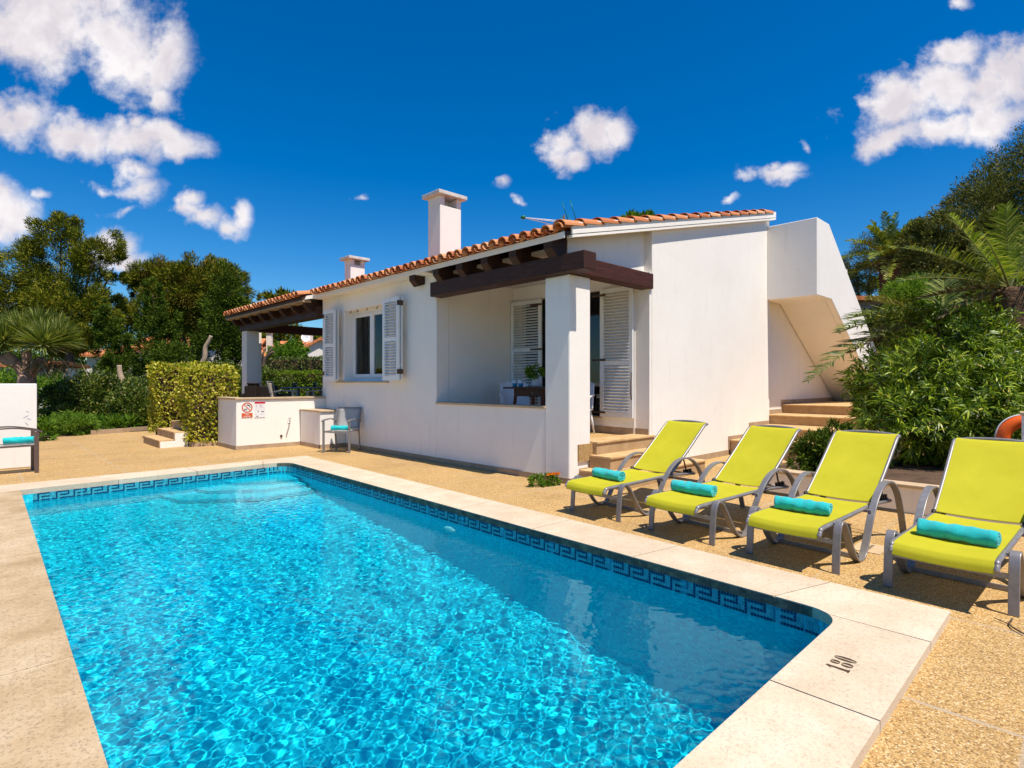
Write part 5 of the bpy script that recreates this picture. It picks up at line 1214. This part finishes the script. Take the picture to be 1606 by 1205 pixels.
# ================================================================== FAR HOUSES
def far_house(label, px0, px1, ybase, yeave, yridge, D, depth_=7, rot=0, win_=(), gable=False, chim=None):
    k = D / FPX; w_ = (px1 - px0) * k; c_ = at((px0 + px1) / 2, 600, D); zb = CH - (ybase - HY) * k; ze = CH - (yeave - HY) * k; zrg = CH - (yridge - HY) * k
    h_ = empty('far_house', (c_.x, c_.y, 0), AZ - R(90) + R(rot), label=label, cat='house', group=None)
    mb = MB()
    if gable:
        mb.prism([(-w_ / 2, 0, zb - 1), (w_ / 2, 0, zb - 1), (w_ / 2, 0, ze), (0, 0, zrg), (-w_ / 2, 0, ze)], (0, depth_, 0)); mb.build('wall', M['stucco_far'], h_)
        mb = MB(); o_ = .35
        for s_ in (-1, 1): mb.prism([(0, -.3, zrg + .02), (s_ * (w_ / 2 + o_), -.3, ze - .2), (s_ * (w_ / 2 + o_), -.3, ze + .05), (0, -.3, zrg + .27)], (0, depth_ + .6, 0))
        mb.build('roof', M['tile_far'], h_)
    else:
        mb.box(-w_ / 2, w_ / 2, 0, depth_, zb - 1, ze); mb.build('wall', M['stucco_far'], h_)
        mb = MB(); o_ = .35; mb.prism([(-w_ / 2 - o_, -o_, ze), (-w_ / 2 - o_, depth_ / 2, zrg), (-w_ / 2 - o_, depth_ + o_, ze), (-w_ / 2 - o_, depth_ + o_, ze + .16), (-w_ / 2 - o_, depth_ / 2, zrg + .18), (-w_ / 2 - o_, -o_, ze + .16)], (w_ + 2 * o_, 0, 0)); mb.build('roof', M['tile_far'], h_)
    for (x0_, x1_, ya_, yb_) in win_:
        mb = MB(); mb.box((x0_ - (px0 + px1) / 2) * k, (x1_ - (px0 + px1) / 2) * k, -.03, .05, CH - (yb_ - HY) * k, CH - (ya_ - HY) * k); mb.build('window', M['glass'], h_)
    if chim:
        cx_, cy_, cw_ = chim; x_ = (cx_ - (px0 + px1) / 2) * k; mb = MB(); mb.box(x_ - cw_ * k / 2, x_ + cw_ * k / 2, depth_ * .25, depth_ * .25 + cw_ * k, zb, CH - (cy_ - HY) * k); mb.box(x_ - cw_ * k * .7, x_ + cw_ * k * .7, depth_ * .25 - .08, depth_ * .25 + cw_ * k + .08, CH - (cy_ - HY) * k, CH - (cy_ - HY) * k + .12); mb.build('chimney', M['stucco_far'], h_)
    return h_
far_house('white far house with dark carport behind the dragon tree', -60, 58, 612, 576, 570, 30, 3, 0, ((-5, 18, 580, 604), (30, 36, 580, 594)))
far_house('far house wall glimpsed between dragon tree and narrow juniper', 138, 168, 612, 560, 549, 42, 4, 12, ((146, 150, 572, 585),), chim=(147, 515, 4))
far_house('white far house with bright orange roof behind the wide juniper', 190, 322, 612, 548, 513, 46, 9, -8, ((290, 297, 568, 580),), chim=(228, 492, 6))
far_house('orange-roofed far house hidden behind the rounded juniper', 334, 392, 612, 556, 528, 55, 9, 10)
far_house('white gabled far house with orange roof seen under the terrace beam', 466, 540, 612, 556, 534, 48, 10, 18, (), True)
far_house('small far house with low orange roof beside the terrace pillar', 408, 446, 612, 567, 545, 39, 5, 8, ((418, 422, 570, 577),), chim=(414, 520, 8))
far_house('far house with long orange roof behind the rounded bush', 412, 478, 612, 553, 533, 56, 8, -6, (), chim=(474, 518, 4))
hh = far_house('low tiled building on the hillside behind the far palm', 1335, 1515, 520, 473, 457, 21, 6, 0)
ds = empty('satellite_dish', at(479, 531, 50), AZ - R(90) + R(30), label='white satellite dish beside a far chimney', cat='satellite dish')
mb = MB(); mb.lathe([(0, 0), (.18, .02), (.32, .08), (.40, .14), (.39, .15), (.3, .1), (0, .03)], seg=20, M=Matrix.Rotation(R(70), 4, 'X')); mb.tube([(0, .05, 0), (0, .1, -.9)], .04, 6); mb.build('dish', M['plastic'], ds)
mb = MB(); mb.tube([(0, 0, 0), (.15, -.45, .05)], .015, 5); mb.build('feed_arm', M['iron'], ds)

# ================================================================== SKY, SUN, CAMERA
SD = Vector((.03, .46, -1.0)).normalized()
elev = math.asin(-SD.z); azm = math.atan2(-SD.x, -SD.y)
W = bpy.data.worlds.new('World'); sc.world = W; W.use_nodes = True; nt = W.node_tree; nt.nodes.clear()
def wn(typ, **kw):
    x = nt.nodes.new('ShaderNode' + typ)
    for k, v in kw.items(): setattr(x, k, v)
    return x
def wm(op, a, b=None, clamp=False):
    x = wn('Math', operation=op, use_clamp=clamp)
    for i, v in enumerate((a, b)):
        if v is None: continue
        if isinstance(v, (int, float)): x.inputs[i].default_value = v
        else: nt.links.new(v, x.inputs[i])
    return x.outputs[0]
sky = wn('TexSky', sky_type='NISHITA'); sky.sun_disc = False; sky.sun_elevation = elev; sky.sun_rotation = azm; sky.air_density = 1.0; sky.dust_density = .3; sky.ozone_density = 3.0
hs = wn('HueSaturation'); hs.inputs['Saturation'].default_value = 1.52; hs.inputs['Value'].default_value = .96; nt.links.new(sky.outputs[0], hs.inputs['Color'])
tn = wn('Mix', data_type='RGBA', blend_type='MULTIPLY'); tn.inputs[0].default_value = 1; nt.links.new(hs.outputs[0], tn.inputs[6]); tn.inputs[7].default_value = (.70, .90, 1.02, 1)
b1 = wn('Background'); b1.inputs['Strength'].default_value = .108; nt.links.new(tn.outputs[2], b1.inputs[0])
# fair-weather clouds: soft ellipses of directions broken up by noise
tc = wn('TexCoord'); dirv = tc.outputs['Generated']
def dot(v):
    x = wn('VectorMath', operation='DOT_PRODUCT'); nt.links.new(dirv, x.inputs[0]); x.inputs[1].default_value = v; return x.outputs['Value']
df = dot(FW); du = dot(RT); dz = dot((0, 0, 1)); dfc = wm('MAXIMUM', df, .02)
cmb = wn('CombineXYZ'); nt.links.new(wm('DIVIDE', du, dfc), cmb.inputs[0]); nt.links.new(wm('DIVIDE', dz, dfc), cmb.inputs[1]); UV = cmb.outputs[0]
def wnoise(vec, scale, detail, rough, out='Fac'):
    x = wn('TexNoise'); x.inputs['Scale'].default_value = scale; x.inputs['Detail'].default_value = detail; x.inputs['Roughness'].default_value = rough; nt.links.new(vec, x.inputs['Vector']); return x.outputs[out]
# domain warp
wv = wn('VectorMath', operation='SUBTRACT'); nt.links.new(wnoise(UV, 7, 5, .55, 'Color'), wv.inputs[0]); wv.inputs[1].default_value = (.5, .5, .5)
ws = wn('VectorMath', operation='SCALE'); nt.links.new(wv.outputs[0], ws.inputs[0]); ws.inputs['Scale'].default_value = .11
wa = wn('VectorMath', operation='ADD'); nt.links.new(UV, wa.inputs[0]); nt.links.new(ws.outputs[0], wa.inputs[1]); UW = wa.outputs[0]
clouds = [(55, 15, 195, 92, -4), (180, 70, 115, 62, 28), (255, 85, 44, 60, 20), (262, 140, 22, 24, 0), (25, 60, 110, 50, 10),
          (20, 185, 62, 46, 0), (115, 205, 95, 36, 4), (205, 212, 70, 34, 0), (275, 212, 66, 24, 22), (222, 178, 18, 14, 0), (212, 262, 32, 24, 0), (214, 292, 40, 22, 0), (150, 285, 22, 9, 0), (188, 320, 28, 8, 0),
          (10, 345, 66, 42, 20), (-20, 310, 50, 40, 0), (185, 390, 34, 40, 30), (205, 412, 30, 22, 0), (62, 308, 14, 7, -20),
          (322, 338, 26, 22, 0), (308, 312, 14, 16, 0), (352, 352, 34, 16, 20), (376, 335, 17, 24, 0),
          (930, 205, 62, 32, -8), (895, 240, 26, 30, 10), (975, 198, 28, 26, 0), (880, 215, 24, 22, 0),
          (1222, 280, 44, 17, 4), (1215, 266, 18, 14, 0), (1244, 268, 18, 12, 0), (1265, 231, 6, 9, 0), (787, 293, 14, 10, -20), (1140, 325, 15, 5, 0), (812, 322, 9, 6, 0),
          (1400, 168, 72, 44, -20), (1470, 145, 80, 48, -20), (1560, 130, 80, 58, -20), (1500, 88, 56, 26, -20), (1400, 218, 56, 26, -8), (1550, 195, 64, 34, -12), (1480, 205, 50, 26, -10), (1365, 160, 36, 20, -10), (1610, 100, 50, 50, 0),
          (1510, 2, 20, 12, 0), (560, 312, 10, 5, 0)]
dens = None
for (cx_, cy_, rx_, ry_, a_) in clouds:
    mp = wn('Mapping', vector_type='TEXTURE'); mp.inputs['Location'].default_value = ((cx_ - CX) / FPX, (HY - cy_) / FPX, 0)
    mp.inputs['Rotation'].default_value = (0, 0, R(-a_)); mp.inputs['Scale'].default_value = (rx_ / FPX * 1.12, ry_ / FPX * 1.12, 1); nt.links.new(UW, mp.inputs[0])
    ln = wn('VectorMath', operation='LENGTH'); nt.links.new(mp.outputs[0], ln.inputs[0]); q = wm('MULTIPLY', wm('SUBTRACT', 1.0, ln.outputs['Value']), min(1.0, .35 + min(rx_, ry_) / 45))
    dens = q if dens is None else wm('SMOOTH_MAX', dens, q)
    if dens.node.type == 'MATH' and dens.node.operation == 'SMOOTH_MAX': dens.node.inputs[2].default_value = .10
nz = wnoise(UV, 14, 10, .60); nz2 = wnoise(UV, 60, 8, .65); d2 = wm('ADD', wm('ADD', dens, wm('MULTIPLY', wm('SUBTRACT', nz, .5), 2.1)), wm('MULTIPLY', wm('SUBTRACT', nz2, .5), .24))
mask = wn('MapRange', interpolation_type='SMOOTHSTEP'); nt.links.new(d2, mask.inputs[0]); mask.inputs[1].default_value = -.14; mask.inputs[2].default_value = .72
front = wm('GREATER_THAN', df, .05); mk_ = wm('MULTIPLY', mask.outputs[0], front)
# cloud tone: bright fluffy tops, lavender-grey where thick
sh = wm('ADD', wm('ADD', wm('MULTIPLY', wnoise(UW, 6, 4, .5), .75), wm('MULTIPLY', wnoise(UW, 24, 8, .6), .35)), wm('MULTIPLY', dens, -.13)); cr_ = wn('ValToRGB'); e_ = cr_.color_ramp.elements
e_[0].position = .38; e_[0].color = (.60, .56, .60, 1); e_[1].position = .62; e_[1].color = (.80, .765, .775, 1); nt.links.new(sh, cr_.inputs[0])
b2 = wn('Background'); b2.inputs['Strength'].default_value = 1.0; nt.links.new(cr_.outputs[0], b2.inputs[0])
mx = wn('MixShader'); nt.links.new(mk_, mx.inputs[0]); nt.links.new(b1.outputs[0], mx.inputs[1]); nt.links.new(b2.outputs[0], mx.inputs[2])
wo = wn('OutputWorld'); nt.links.new(mx.outputs[0], wo.inputs[0])

L_ = bpy.data.lights.new('sun', 'SUN'); L_.energy = 5.0; L_.angle = R(.5); L_.color = (1.0, .93, .82)
so = bpy.data.objects.new('sun', L_); col.objects.link(so); so.location = (0, -20, 40); so.rotation_euler = SD.to_track_quat('-Z', 'Y').to_euler()
L_.cycles.is_caustics_light = True

cam = bpy.data.cameras.new('camera'); co = bpy.data.objects.new('camera', cam); col.objects.link(co); sc.camera = co
cam.sensor_width = 36; cam.lens = FPX / 1606 * 36; cam.clip_end = 3000; cam.clip_start = .05; cam.shift_y = (602.5 - HY) / 1606 * -1
co.location = (0, 0, CH); co.rotation_euler = (R(90), 0, AZ - R(90))
sc.view_settings.view_transform = 'Standard'; sc.view_settings.look = 'None'; sc.view_settings.exposure = .32; sc.view_settings.gamma = 1
sc.cycles.use_denoising = True
sc.cycles.max_bounces = 10; sc.cycles.transparent_max_bounces = 8; sc.cycles.transmission_bounces = 8; sc.cycles.sample_clamp_indirect = 6
